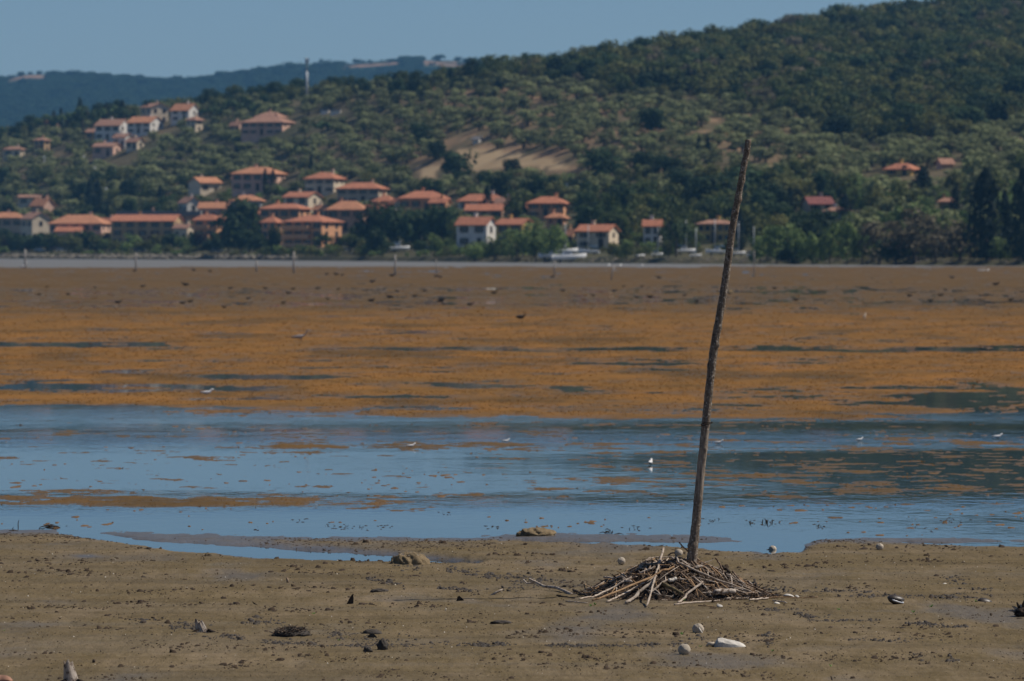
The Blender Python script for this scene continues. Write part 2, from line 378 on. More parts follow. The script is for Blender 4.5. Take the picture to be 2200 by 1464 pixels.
def terr(x, y):
    x = np.asarray(x, float); y = np.asarray(y, float)
    u = CX + F * x / np.maximum(y, 1)
    t = y - shoreD(u)
    i = np.clip(np.searchsorted(TC, u) - 1, 0, len(TC) - 2)
    tc = np.array(TC); f = np.clip((u - tc[i]) / (tc[i+1] - tc[i]), 0, 1); f = f*f*(3-2*f)
    T = _T[i] + (_T[i+1] - _T[i]) * f[..., None]; Z = _Z[i] + (_Z[i+1] - _Z[i]) * f[..., None]
    z = Z[..., 0].copy()
    for j in range(10):
        k = np.clip((t - T[..., j]) / (T[..., j+1] - T[..., j]), 0, 1)
        z = z + (Z[..., j+1] - Z[..., j]) * k
    z = z + (1.6 * fbm(x, y, 90, 3, 5) + 0.4 * fbm(x, y, 22, 2, 8)) * sstep(40, 160, t)
    return np.where(t < -4.9, -0.5, z)
def tz(x, y): return float(terr(np.array([x]), np.array([y]))[0])
def hit(u, v):
    """where the ray through pixel (u, v) meets the far shore's ground"""
    d0 = float(shoreD(u)); D = np.arange(d0 - 3, d0 + 1400, 1.5)
    dy = (CY - v) / F; s = D / (cp + dy * sp)
    x = (u - CX) / F * s; z = CAMH + s * (-sp + dy * cp)
    g = terr(x, D); k = np.nonzero(z <= g)[0]
    i = k[0] if len(k) else int(np.argmin(z - g))
    return Vector((float(x[i]), float(D[i]), float(g[i])))

def inpoly(u, v, poly):
    u = np.asarray(u, float); v = np.asarray(v, float); ins = np.zeros(u.shape, bool); n = len(poly)
    for i in range(n):
        x1, y1 = poly[i]; x2, y2 = poly[(i+1) % n]
        c = ((y1 > v) != (y2 > v)) & (u < (x2 - x1) * (v - y1) / ((y2 - y1) or 1e-9) + x1)
        ins ^= c
    return ins
FIELD = [(985, 318), (1060, 322), (1140, 334), (1215, 348), (1222, 363), (1100, 364), (1010, 367), (965, 364)]
FIELD2 = [(888, 358), (948, 360), (930, 390), (905, 382)]
def wood_edge(u):
    return np.interp(u, [1040, 1060, 1150, 1290, 1330, 1500, 1600, 1720, 1800, 1850, 1950, 2060, 2130, 2300, 3000],
                        [140, 178, 180, 195, 212, 214, 235, 266, 312, 332, 305, 302, 280, 275, 280])
tu = np.concatenate([np.arange(-5900, -400, 120), np.arange(-400, 2600, 11), np.arange(2600, 7900, 120)])
tt = np.concatenate([[-4.9, -3, 0, 2, 4, 8, 16, 28], np.arange(40, 1290, 9)])
TU, TT = np.meshgrid(tu, tt)
TY = shoreD(TU) + TT; TX = (TU - CX) / F * TY
TZ = terr(TX, TY)
ti = np.arange(TX.size).reshape(TX.shape)
tq = np.stack([ti[:-1, :-1], ti[:-1, 1:], ti[1:, 1:], ti[1:, :-1]], -1).reshape(-1, 4)
pu, pv = project(TX, TY, TZ)
dry = np.clip(0.25 + 0.9 * fbm(TX, TY, 60, 3, 15), 0, 1) * 0.5
mid_ = sstep(780, 960, pu) * (1 - sstep(1750, 1950, pu)) * sstep(420, 330, pv)
dry = np.maximum(dry, mid_ * np.clip(0.50 + 1.7 * fbm(TX, TY, 20, 3, 25), 0, 0.95))
forest = (pu > 1045) & (pv < wood_edge(pu))
dry = np.where(forest, 0.1, dry)
infield = inpoly(pu, pv, FIELD) | inpoly(pu, pv, FIELD2)
dry = np.where(infield, 1.0, dry)
def hill_mat():
    m, nt, n, l, b = nodes('hillside')
    p = pos(nt); d = at_n(nt, 'dry'); fi = at_n(nt, 'field')
    grs = mix(nt, ramp(nt, noise(nt, 0.12, 5, p), [(0.35, 0), (0.65, 1)]), (0.050, 0.055, 0.028), (0.105, 0.092, 0.048))
    tan = mix(nt, ramp(nt, noise(nt, 0.25, 5, p), [(0.35, 0), (0.65, 1)]), (0.23, 0.145, 0.080), (0.33, 0.21, 0.125))
    straw = mix(nt, ramp(nt, noise(nt, 0.08, 5, p), [(0.35, 0), (0.65, 1)]), (0.35, 0.25, 0.140), (0.42, 0.305, 0.175))
    c = mix(nt, d, grs, mix(nt, fi, tan, straw))
    l.new(c, b.inputs['Base Color']); b.inputs['Roughness'].default_value = 0.95; b.inputs['Specular IOR Level'].default_value = 0.1
    bump(nt, b, noise(nt, 1.5, 4, p), 0.5, 0.3)
    return m
M['hill'] = hill_mat()
dry = np.where((pv > 425), dry * 0.25, dry)
hm = mesh_from('hillside', np.stack([TX.ravel(), TY.ravel(), TZ.ravel()], -1), tq, True, [M['hill']])
attr(hm, 'dry', dry); attr(hm, 'field', infield.astype(float))
obj('hillside', hm, kind='structure')

# ---- the blue ridge far behind
RU = [-6000, -2500, -600, 0, 60, 200, 340, 400, 520, 600, 700, 860, 980, 1040, 1080, 1200, 1500, 2500, 6000]
RV = [300, 230, 185, 172, 160, 163, 174, 176, 160, 148, 142, 128, 131, 140, 150, 175, 210, 230, 300]
def ridge_z(x, y):
    u = CX + F * x / y
    top = CAMH + (YH - np.interp(u, RU, RV)) / F * 6000.0
    k = np.where(y < 6000, sstep(4300, 6050, y), 1 - 0.7 * sstep(6000, 7200, y))
    return 8 + (top - 8) * np.where(y < 6000, np.clip((y - 4300) / 1700, 0, 1) ** 0.9, k) + 5 * fbm(x, y, 160, 3, 44) * np.clip((5900 - y) / 900, 0, 1)
ru = np.concatenate([np.arange(-5800, -300, 150), np.arange(-300, 1500, 16), np.arange(1500, 5800, 150)])
ry = np.concatenate([np.arange(4300, 6300, 20), np.arange(6300, 7201, 100)])
RUU, RYY = np.meshgrid(ru, ry); RX = (RUU - CX) / F * RYY; RZ = ridge_z(RX, RYY)
ri = np.arange(RX.size).reshape(RX.shape)
rq = np.stack([ri[:-1, :-1], ri[:-1, 1:], ri[1:, 1:], ri[1:, :-1]], -1).reshape(-1, 4)
rpu, rpv = project(RX, RYY, RZ)
rtop = np.interp(rpu, RU, RV)
def rpatch(u0, u1, a, b): return sstep(u0-12, u0+12, rpu) * (1 - sstep(u1-12, u1+12, rpu)) * sstep(a, a+2, rpv - rtop) * (1 - sstep(b-2, b, rpv - rtop))
rb = np.clip(rpatch(15, 100, 1, 9) + rpatch(735, 860, 2, 11) + rpatch(905, 1000, 1, 13), 0, 1)
def ridge_mat():
    m, nt, n, l, b = nodes('far_ridge')
    p = pos(nt)
    c = mix(nt, ramp(nt, noise(nt, 0.02, 5, p), [(0.35, 0), (0.65, 1)]), (0.012, 0.030, 0.016), (0.030, 0.060, 0.030))
    c = mix(nt, math_n(nt, 'MULTIPLY', at_n(nt, 'bare'), ramp(nt, noise(nt, 0.035, 4, p), [(0.42, 0.15), (0.56, 1.0)])), c, (0.32, 0.20, 0.14))
    l.new(c, b.inputs['Base Color']); b.inputs['Roughness'].default_value = 0.95; b.inputs['Specular IOR Level'].default_value = 0.05
    return m
M['ridge'] = ridge_mat()
rm = mesh_from('far_hill', np.stack([RX.ravel(), RYY.ravel(), RZ.ravel()], -1), rq, True, [M['ridge']])
attr(rm, 'bare', rb); obj('far_hill', rm, kind='structure')

# ---- the air: an even pale haze round everything
hz, nt, n_, l_, b_ = nodes('haze')
n_.remove(b_)
pvol = N(nt, 'ShaderNodeVolumePrincipled'); pvol.inputs['Color'].default_value = (0.22, 0.56, 1.0, 1)
pvol.inputs['Density'].default_value = 6.4e-5; pvol.inputs['Anisotropy'].default_value = 0.0
nt.links.new(pvol.outputs[0], nt.nodes['Material Output'].inputs['Volume'])
hb = MB().box(-11000, 11000, -500, 11000, -2.2, 232)
obj('haze', hb.mesh('haze', [hz]), kind='stuff', label='pale blue summer haze in the air over the lake')

# ================================================================== TREES
def leaf_quads(rng, centres, radii, per, size, up=0.0, squash=1.0, aspect=1.6):
    V = []
    for (c, r), k in zip(zip(centres, radii), per):
        d = rng.normal(size=(k, 3)); d /= np.linalg.norm(d, axis=1)[:, None]
        rr = r * (0.55 + 0.45 * rng.rand(k) ** 0.5)
        p = np.array(c) + d * rr[:, None] * np.array([1, 1, squash])
        nrm = d + rng.normal(size=(k, 3)) * 0.38 + np.array([0, 0, up]); nrm /= np.linalg.norm(nrm, axis=1)[:, None]
        a = np.cross(nrm, rng.normal(size=(k, 3))); a /= np.linalg.norm(a, axis=1)[:, None]
        b = np.cross(nrm, a)
        s = size * (0.6 + 0.8 * rng.rand(k))[:, None]
        V.append(np.stack([p - a*s - b*s/aspect*0.3, p + b*s/aspect, p + a*s - b*s/aspect*0.2, p - b*s/aspect*0.9], 1).reshape(-1, 3))
    V = np.concatenate(V); Fq = np.arange(len(V)).reshape(-1, 4)
    return V, Fq
def trunk_mb(h, r, lean, forks, rng):
    mb = MB(); top = (lean[0], lean[1], h)
    mb.tube([(0,0,-0.4), (lean[0]*0.3, lean[1]*0.3, h*0.45), top], [r*1.25, r*0.9, r*0.6], 6)
    for k in range(forks):
        a = 2*math.pi*k/forks + rng.rand()*0.8; L = h * (0.5 + 0.4*rng.rand())
        s = (lean[0]*0.7, lean[1]*0.7, h*0.75)
        mb.tube([s, (s[0]+math.cos(a)*L*0.45, s[1]+math.sin(a)*L*0.45, s[2]+L*0.5), (s[0]+math.cos(a)*L*0.7, s[1]+math.sin(a)*L*0.7, s[2]+L)], [r*0.55, r*0.35, r*0.15], 5)
    return mb
PROTO = {}
def make_proto(kind, k, height, seed):
    """crown and trunk meshes of a tree one unit tall and wide when scaled (height, width)"""
    rng = np.random.RandomState(seed)
    C = []; Rr = []; P = []
    if kind in ('round', 'far', 'dark', 'olive', 'willow', 'brown', 'plum', 'shrub'):
        n = {'olive': 9, 'shrub': 7, 'dark': 19}.get(kind, 15)
        lo = {'shrub': 0.05, 'willow': 0.05, 'brown': 0.05, 'olive': 0.08}.get(kind, 0.1)
        for i in range(n):
            a = rng.rand() * 6.283; q = math.sqrt(rng.rand()) * 0.36; zz = lo + 0.14 + (1 - lo - 0.28) * rng.rand()
            env = math.sqrt(max(0.05, 1 - ((zz - (lo+1)/2) / ((1-lo)/2)) ** 2))
            if kind in ('shrub', 'willow', 'brown') and zz < 0.5: env = 1.0
            C.append((math.cos(a)*q*env, math.sin(a)*q*env, zz)); Rr.append((0.13 if kind != 'dark' else 0.17) + 0.09*rng.rand()); P.append({'dark': 58}.get(kind, 34) if n > 9 else 44)
        C.append((0, 0, lo + (1-lo)*0.5)); Rr.append(0.26); P.append(60)
        V, Q = leaf_quads(rng, C, Rr, P, 0.055 if kind != 'olive' else 0.06, 0.2)
        tr = trunk_mb(0.42, 0.030 if kind != 'olive' else 0.045, (0.03*rng.normal(), 0.03*rng.normal()), 4, rng)
    elif kind == 'cypress':
        for i in range(18):
            zz = 0.05 + 0.93 * i / 17; w = 0.5 * (min(1, zz / 0.25) ** 0.5) * (1 - zz) ** 0.55 * 1.5
            for j in range(2):
                a = rng.rand() * 6.283
                C.append((math.cos(a)*w*0.30, math.sin(a)*w*0.30, zz)); Rr.append(max(0.06, w*0.78)); P.append(44)
        V, Q = leaf_quads(rng, C, Rr, P, 0.045, 0.3, 0.35)
        V[:, 2] = np.clip(V[:, 2], 0.02, 1.03)
        tr = trunk_mb(0.3, 0.05, (0, 0), 0, rng)
    elif kind == 'pine':
        for i in range(15):
            a = rng.rand() * 6.283; q = math.sqrt(rng.rand()) * 0.42
            C.append((math.cos(a)*q, math.sin(a)*q, 0.78 - 0.22*(q/0.42)**2 + 0.06*rng.rand())); Rr.append(0.11+0.06*rng.rand()); P.append(38)
        V, Q = leaf_quads(rng, C, Rr, P, 0.05, 0.4, 0.8)
        tr = trunk_mb(0.62, 0.03, (0.03, 0.02), 5, rng)
    mk = {'round': 'broad', 'shrub': 'broad'}.get(kind, kind)
    cm = mesh_from('crown_' + kind, V, Q, False, [M[mk]])
    tm = tr.mesh('trunk_' + kind, [M['trunk']], True)
    j = mesh_from('tree_' + kind, np.concatenate([V, np.array(tr.v)]).tolist(), Q.tolist() + [tuple(i + len(V) for i in f) for f in tr.f], False, [M[mk], M['trunk']], [0]*len(Q) + [1]*len(tr.f))
    PROTO.setdefault(kind, []).append((cm, tm, j))
for kind, cnt in (('round', 6), ('far', 3), ('dark', 4), ('olive', 6), ('willow', 4), ('brown', 3), ('plum', 2), ('shrub', 4), ('cypress', 4), ('pine', 3)):
    for k in range(cnt): make_proto(kind, k, 1, 100 + 17 * k + len(kind) * 7 + ord(kind[0]))
NAMES = {'round': 'broadleaf_tree', 'dark': 'broadleaf_tree', 'olive': 'olive_tree', 'willow': 'willow_tree', 'brown': 'tamarisk_tree',
         'plum': 'plum_tree', 'shrub': 'shrub', 'cypress': 'cypress_tree', 'pine': 'umbrella_pine'}
CATS = {'olive': 'olive tree', 'cypress': 'cypress', 'pine': 'pine tree', 'shrub': 'shrub'}
RNG = random.Random(7)
NTREE = [0]
def tree(kind, p, h, w, label, group=None):
    c, t, j = PROTO[kind][NTREE[0] % len(PROTO[kind])]; NTREE[0] += 1
    e = obj(NAMES[kind], None, None, p, RNG.random() * 6.28, label, CATS.get(kind, 'tree'), group)
    e.empty_display_size = 0.5; e.scale = (w, w, h)
    obj('crown', c, e); obj('trunk', t, e)
    return e

def instances(name, pts, rot, sw, sh, idx, kinds, label):
    """one object of many trees nobody counts: points carrying size and turn, a tree on each"""
    c = bpy.data.collections.new(name + '_sources')
    k = 0
    for kind in kinds:
        for (_, _, j) in PROTO[kind]:
            o = bpy.data.objects.new('source_%02d' % k, j); c.objects.link(o); k += 1
    m = bpy.data.meshes.new(name); m.vertices.add(len(pts)); m.vertices.foreach_set('co', np.asarray(pts, np.float32).ravel())
    attr(m, 'turn', rot); attr(m, 'wide', sw); attr(m, 'tall', sh)
    a = m.attributes.new('which', 'INT', 'POINT'); a.data.foreach_set('value', np.asarray(idx, np.int32))
    g = bpy.data.node_groups.new(name, 'GeometryNodeTree')
    g.interface.new_socket('Geometry', in_out='INPUT', socket_type='NodeSocketGeometry')
    g.interface.new_socket('Geometry', in_out='OUTPUT', socket_type='NodeSocketGeometry')
    gi = g.nodes.new('NodeGroupInput'); go = g.nodes.new('NodeGroupOutput')
    ci = g.nodes.new('GeometryNodeCollectionInfo'); ci.inputs['Collection'].default_value = c
    ci.inputs['Separate Children'].default_value = True; ci.inputs['Reset Children'].default_value = True
    ip = g.nodes.new('GeometryNodeInstanceOnPoints'); ip.inputs['Pick Instance'].default_value = True
    def na(nm, ty):
        q = g.nodes.new('GeometryNodeInputNamedAttribute'); q.data_type = ty; q.inputs['Name'].default_value = nm; return q.outputs['Attribute']
    cx = g.nodes.new('ShaderNodeCombineXYZ'); g.links.new(na('turn', 'FLOAT'), cx.inputs[2])
    er = g.nodes.new('FunctionNodeEulerToRotation'); g.links.new(cx.outputs[0], er.inputs[0])
    cs = g.nodes.new('ShaderNodeCombineXYZ')
    w_ = na('wide', 'FLOAT'); g.links.new(w_, cs.inputs[0]); g.links.new(w_, cs.inputs[1]); g.links.new(na('tall', 'FLOAT'), cs.inputs[2])
    g.links.new(gi.outputs[0], ip.inputs['Points']); g.links.new(ci.outputs[0], ip.inputs['Instance'])
    g.links.new(na('which', 'INT'), ip.inputs['Instance Index']); g.links.new(er.outputs[0], ip.inputs['Rotation']); g.links.new(cs.outputs[0], ip.inputs['Scale'])
    g.links.new(ip.outputs[0], go.inputs[0])
    o = obj(name, m, kind='stuff', label=label)
    md = o.modifiers.new('trees', 'NODES'); md.node_group = g
    return o
# ================================================================== HOUSES
WALLC = {'orange': (0.74, 0.38, 0.20), 'cream': (0.74, 0.61, 0.45), 'white': (0.78, 0.74, 0.68), 'yellow': (0.66, 0.43, 0.14), 'brick': (0.52, 0.32, 0.22),
         'stone': (0.58, 0.45, 0.33), 'grey': (0.55, 0.55, 0.56), 'pink': (0.70, 0.44, 0.33), 'ochre': (0.52, 0.34, 0.18)}
for k, c in WALLC.items(): M['wall_' + k] = simple('plaster_' + k, c, 0.9, 0.16, 0.5, 0.01)
def roof_mat(name, col):
    m, nt, n, l, b = nodes(name)
    o = objc(nt)
    wv = N(nt, 'ShaderNodeTexWave', wave_type='BANDS', bands_direction='X', i_Scale=2.2, i_Distortion=1.0); l.new(o, wv.inputs[0])
    f = noise(nt, 1.3, 5, o)
    c = mix(nt, ramp(nt, f, [(0.3, 0), (0.7, 1)]), tuple(k*0.70 for k in col), tuple(k*1.12 for k in col))
    c = mix(nt, ramp(nt, wv.outputs['Fac'], [(0.1, 0.35), (0.5, 0)]), c, tuple(k*0.45 for k in col))
    l.new(c, b.inputs['Base Color']); b.inputs['Roughness'].default_value = 0.9
    bump(nt, b, wv.outputs['Fac'], 0.6, 0.06)
    return m
M['roof_red'] = roof_mat('tiles_red', (0.53, 0.20, 0.105))
M['roof_orange'] = roof_mat('tiles_orange', (0.58, 0.255, 0.13))
M['roof_brown'] = roof_mat('tiles_brown', (0.42, 0.22, 0.145))
M['roof_dark'] = roof_mat('tiles_dark_red', (0.26, 0.085, 0.07))
M['roof_grey'] = simple('roof_felt', (0.24, 0.22, 0.21), 0.9, 0.2, 0.6)
M['shutter'] = simple('shutter', (0.075, 0.055, 0.042), 0.7, 0.2, 2)
M['frame'] = simple('window_frame', (0.30, 0.25, 0.20), 0.7, 0.1, 2)
mg, nt, n_, l_, b_ = nodes('window_glass'); b_.inputs['Base Color'].default_value = (0.02, 0.024, 0.03, 1); b_.inputs['Roughness'].default_value = 0.12; M['glass'] = mg
def window_meshes(w, h):
    fr = MB(); t = 0.10
    fr.box(-w/2-t, w/2+t, -0.05, 0.04, -h/2-t, -h/2); fr.box(-w/2-t, w/2+t, -0.05, 0.04, h/2, h/2+t)
    fr.box(-w/2-t, -w/2, -0.05, 0.04, -h/2, h/2); fr.box(w/2, w/2+t, -0.05, 0.04, -h/2, h/2)
    pn = MB().box(-w/2, w/2, -0.012, 0.03, -h/2, h/2)
    sh = MB().box(-0.225, 0.225, -0.07, 0.0, -h/2, h/2)
    return fr.mesh('window', [M['frame']]), pn.mesh('pane', [M['glass']]), sh.mesh('shutter', [M['shutter']])
WIN = window_meshes(1.0, 1.35); WINS = window_meshes(0.8, 0.9)
DOORM = MB().box(-0.55, 0.55, -0.07, 0.04, 0.0, 2.15).mesh('door', [M['shutter']])
def add_window(parent, x, y, z, rz, meshes, shut=True):
    w = obj('window', meshes[0], parent, (x, y, z), rz)
    obj('pane', meshes[1], w)
    if shut:
        for s in (-1, 1): obj('shutter', meshes[2], w, (s * 0.84, 0, 0))

KEEP = []       # (u0, u1, v0, v1, distance): parts of houses that the photograph shows clear of trees
def house(u, vb, wpx, he_px, hr_px, label, wall='cream', roof='red', kind='hip', yaw=22, ratio=0.8, storeys=2, keep=None, name='house',
          chimney=True, balconies=False, cols=None, shut=True, windows=True, over=0.55, hide=6):
    p = hit(u, vb); D = p.y; k = D / F
    th = R(yaw)
    total = wpx * k
    w = total / (math.cos(th) + ratio * abs(math.sin(th))); d = w * ratio
    he, hr = he_px * k, hr_px * k * RNG.uniform(0.70, 0.95); th = th + R(RNG.uniform(-4, 5))
    e = obj(name, None, None, (p.x, D, p.z), -th, label, 'house'); e.empty_display_size = 1
    wm_ = 'wall_' + wall
    mb = MB(); X, Y = w/2, d/2; z0 = -3.0
    mb.add([(-X,-Y,z0),(X,-Y,z0),(X,Y,z0),(-X,Y,z0),(-X,-Y,he),(X,-Y,he),(X,Y,he),(-X,Y,he)], [(0,1,5,4),(1,2,6,5),(2,3,7,6),(3,0,4,7)])
    if kind == 'gable':
        mb.add([(X,-Y,he),(X,Y,he),(X,0,he+hr)], [(0,1,2)]); mb.add([(-X,-Y,he),(-X,Y,he),(-X,0,he+hr)], [(1,0,2)])
    else:
        mb.add([(-X,-Y,he),(X,-Y,he),(X,Y,he),(-X,Y,he)], [(0,1,2,3)])
    obj('wall', mb.mesh('wall', [M[wm_]]), e)
    ov = over; th_ = 0.22; rmb = MB()
    if kind == 'hip':
        rl = max(0.4, X - Y*0.85) if X > Y else 0.4
        sl = hr / Y; drop = ov * sl
        a = [(-X-ov,-Y-ov,he-drop+th_),(X+ov,-Y-ov,he-drop+th_),(X+ov,Y+ov,he-drop+th_),(-X-ov,Y+ov,he-drop+th_),(-rl,0,he+hr+th_),(rl,0,he+hr+th_)]
        b = [(x, y, z-th_) for x, y, z in a]
        rmb.add(a + b, [(0,1,5,4),(1,2,5),(2,3,4,5),(3,0,4),(6,10,11,7),(7,11,8),(8,11,10,9),(9,10,6),(0,6,7,1),(1,7,8,2),(2,8,9,3),(3,9,6,0)])
    elif kind == 'gable':
        sl = hr / Y; drop = ov * sl; o2 = ov*0.7
        a = [(-X-o2,-Y-ov,he-drop+th_),(X+o2,-Y-ov,he-drop+th_),(X+o2,Y+ov,he-drop+th_),(-X-o2,Y+ov,he-drop+th_),(-X-o2,0,he+hr+th_),(X+o2,0,he+hr+th_)]
        b = [(x, y, z-th_+0.03) for x, y, z in a]
        rmb.add(a + b, [(0,1,5,4),(2,3,4,5),(6,10,11,7),(8,11,10,9),(0,6,7,1),(2,8,9,3),(1,7,11,5),(5,11,8,2),(3,9,10,4),(4,10,6,0)])
    else:
        rmb.box(-X-ov, X+ov, -Y-ov, Y+ov, he+0.01, he+hr)
    ro = obj('roof', rmb.mesh('roof', [M['roof_' + roof]]), e)
    if chimney:
        cx_ = X * RNG.uniform(-0.5, 0.5); zt = he + hr + 0.9
        cm = MB().box(cx_-0.3, cx_+0.3, Y*0.15, Y*0.15+0.55, he+hr*0.4, zt).box(cx_-0.4, cx_+0.4, Y*0.15-0.1, Y*0.15+0.65, zt+0.002, zt+0.16)
        obj('chimney', cm.mesh('chimney', [M[wm_]]), ro)
    if windows:
        st = he / storeys
        ncol = cols or max(2, int(w / 2.7)); nside = max(1, int(d / 3.2))
        ms = WIN if st > 2.1 else WINS
        for s_ in range(storeys):
            z = st * (s_ + 0.55)
            for c in range(ncol):
                x = -X + w * (c + 0.5) / ncol
                if s_ == 0 and c == ncol // 2 and not balconies:
                    obj('door', DOORM, e, (x, -Y, 0.0)); continue
                add_window(e, x, -Y, z, 0, ms, shut and w / ncol > 2.4)
            for c in range(nside):
                add_window(e, X, -Y + d * (c + 0.5) / nside, z, R(90), ms, False)
        if balconies:
            for s_ in range(storeys):
                z = st * s_ + 0.1
                bm_ = MB().box(-X+0.2, X*0.45, -Y-1.5, -Y, z, z+0.18).box(-X+0.2, X*0.45, -Y-1.5, -Y-1.36, z+0.18, z+1.05)
                bm_.box(-X+0.2, -X+0.34, -Y-1.36, -Y, z+0.18, z+1.05).box(X*0.45-0.14, X*0.45, -Y-1.36, -Y, z+0.18, z+1.05)
                obj('balcony', bm_.mesh('balcony', [M[wm_]]), e)
    x0, x1 = u - wpx/2, u + wpx/2; vt = vb - he_px - hr_px
    KEEP.append((x0 - 2, x1 + 2, vt - hide, keep if keep else vb - he_px*0.35, D))
    return e

house(672, 533, 124, 56, 15, 'orange three-storey apartment house with front balconies beside the tall dark shore tree', 'orange', 'red', 'hip', 36, 0.75, 3, 520, 'apartment_house', balconies=True, cols=4)
house(585, 533, 44, 56, 13, 'narrow orange house half behind the tall dark shore tree', 'orange', 'red', 'hip', 26, 0.9, 3, 512, cols=2)
house(613, 495, 108, 46, 13, 'wide hip-roofed house just above the balconied orange apartment house', 'orange', 'red', 'hip', 24, 0.6, 2, 466)
house(748, 497, 92, 46, 20, 'brick-brown house with broad orange roof right of the apartment house', 'brick', 'orange', 'hip', 14, 0.7, 2, 484)
house(650, 462, 80, 38, 12, 'red-roofed house showing a tall cream gable end to the right', 'cream', 'red', 'gable', 30, 0.75, 2, 452)
house(778, 440, 106, 34, 15, 'dark-fronted house under a wide red hip roof, topmost at village centre', 'stone', 'red', 'hip', 16, 0.6, 2, 424)
house(698, 418, 84, 33, 14, 'cream villa with red hip roof standing on the slope above the village', 'cream', 'red', 'hip', 24, 0.8, 2, 408)
house(556, 412, 112, 37, 18, 'large hip-roofed villa with two thin cypresses in front', 'pink', 'orange', 'hip', 18, 0.7, 2, 392)
house(440, 418, 70, 24, 14, 'cream house with one long orange roof slope, left of the cypress villa', 'cream', 'orange', 'gable', -35, 0.8, 1, 410)
house(407, 462, 46, 26, 12, 'small bright white gabled house behind the long grey-roofed block', 'white', 'brown', 'gable', 62, 0.8, 1, 450)
house(463, 474, 72, 26, 13, 'low orange-roofed house right of the white gabled house', 'pink', 'orange', 'gable', 10, 0.6, 1, 462)
house(531, 458, 74, 26, 15, 'low-pitched brown-roofed house behind the tall dark tree', 'grey', 'orange', 'hip', 10, 0.8, 1, 436)
house(446, 535, 60, 62, 11, 'orange block peeping out on the left side of the tall dark tree', 'orange', 'red', 'hip', 18, 0.6, 3, 492, balconies=True, cols=2)
house(345, 505, 180, 40, 12, 'long block with a flat grey roof behind the tree-lined shore', 'brick', 'grey', 'flat', 6, 0.3, 2, 468, 'long_block', chimney=True, cols=8, shut=False)
house(316, 528, 150, 52, 14, 'brown terraced house with red roof in front of the long grey-roofed block', 'ochre', 'red', 'gable', 10, 0.5, 3, 505, cols=5)
house(172, 523, 128, 42, 20, 'wide low house with orange hip roof near the left shore', 'pink', 'orange', 'hip', 12, 0.6, 2, 492)
house(150, 532, 60, 34, 9, 'small lean-to house with red roof under the wide orange-roofed one', 'pink', 'red', 'gable', 12, 0.6, 1, 504, chimney=False)
house(76, 520, 62, 50, 13, 'cream house turning its gable end and two windows to the lake at far left', 'cream', 'brown', 'gable', 58, 0.9, 2, 502)
house(18, 520, 70, 52, 11, 'dark-fronted house at the left edge of the village', 'stone', 'orange', 'hip', 8, 0.6, 2, 485)
house(66, 442, 52, 17, 6, 'low cream house among trees above the left shore houses', 'cream', 'brown', 'gable', 12, 0.5, 1, 434, chimney=False)
house(92, 464, 52, 22, 16, 'half-hidden house with steep orange roof above the lakeside gable house', 'pink', 'orange', 'gable', 40, 0.8, 1, 446, windows=False)
house(332, 268, 62, 36, 10, 'cream box-shaped villa on the crest of the left hill', 'cream', 'brown', 'gable', 58, 0.8, 2, 256)
house(312, 288, 78, 24, 14, 'orange-roofed white villa just below the crest villa', 'white', 'orange', 'gable', 32, 0.8, 2, 278)
house(398, 262, 62, 24, 14, 'white villa with orange roof on the crest, right of the cream box villa', 'white', 'orange', 'gable', 34, 0.8, 2, 252)
house(418, 284, 36, 26, 8, 'cream house below the rightmost crest villa', 'cream', 'brown', 'hip', 40, 0.8, 2, 270)
house(243, 303, 76, 32, 13, 'white stepped villa with long brown roof on the left hillside', 'white', 'brown', 'gable', 26, 0.7, 2, 292)
house(265, 318, 44, 22, 9, 'small white house just below the stepped villa', 'white', 'brown', 'gable', 36, 0.8, 1, 308)
house(105, 285, 50, 24, 11, 'dark brown-roofed house among cypresses on the left skyline', 'brick', 'brown', 'hip', 14, 0.7, 2, 266)
house(230, 336, 60, 20, 10, 'pink house with brown roof lowest on the left hillside cluster', 'pink', 'brown', 'gable', 24, 0.7, 1, 324)
house(30, 340, 44, 18, 6, 'low pale house at the left edge of the hillside', 'cream', 'brown', 'hip', 16, 0.6, 1, 330)
house(90, 328, 34, 26, 6, 'tan house on the hillside right of the low pale one', 'ochre', 'brown', 'hip', 30, 0.8, 2, 314)
house(575, 292, 112, 28, 12, 'broad two-tier villa with pinkish red roofs below the crest', 'pink', 'brown', 'hip', 20, 0.6, 2, 278)
house(582, 274, 66, 22, 12, 'upper roof tier house standing behind the broad two-tier villa', 'pink', 'brown', 'hip', 20, 0.7, 1, 252, windows=False)
house(510, 290, 30, 20, 8, 'small pink outbuilding left of the broad two-tier villa', 'pink', 'brown', 'gable', 30, 0.8, 1, 274)
house(828, 458, 52, 26, 13, 'orange house wedged right of the wide-roofed centre house', 'orange', 'red', 'hip', 26, 0.8, 1, 446)
house(850, 458, 24, 22, 8, 'tiny white gable end right of the wedged orange house', 'white', 'red', 'gable', 60, 0.8, 1, 446, windows=False, chimney=False)
house(911, 455, 108, 28, 18, 'house with wide spreading red roof above the dark shore wood', 'orange', 'red', 'hip', 14, 0.7, 1, 438)
house(1036, 455, 102, 22, 16, 'white-trimmed house with red roof behind a single cypress', 'white', 'red', 'hip', 10, 0.5, 1, 438)
house(1042, 476, 82, 24, 13, 'long low house with reddish roof right below the white-trimmed one', 'brick', 'red', 'gable', 6, 0.5, 1, 458)
house(1178, 470, 90, 32, 14, 'orange house with broad red roof above the boatyard trees', 'orange', 'red', 'hip', 16, 0.7, 2, 460)
house(1154, 468, 44, 20, 10, 'small front wing with red roof before the broad-roofed orange house', 'orange', 'red', 'gable', 14, 0.6, 1, 460, chimney=False)
house(1023, 533, 84, 50, 16, 'white two-storey house with a bright gable end by the shore willows', 'white', 'red', 'gable', 27, 0.6, 2, 514)
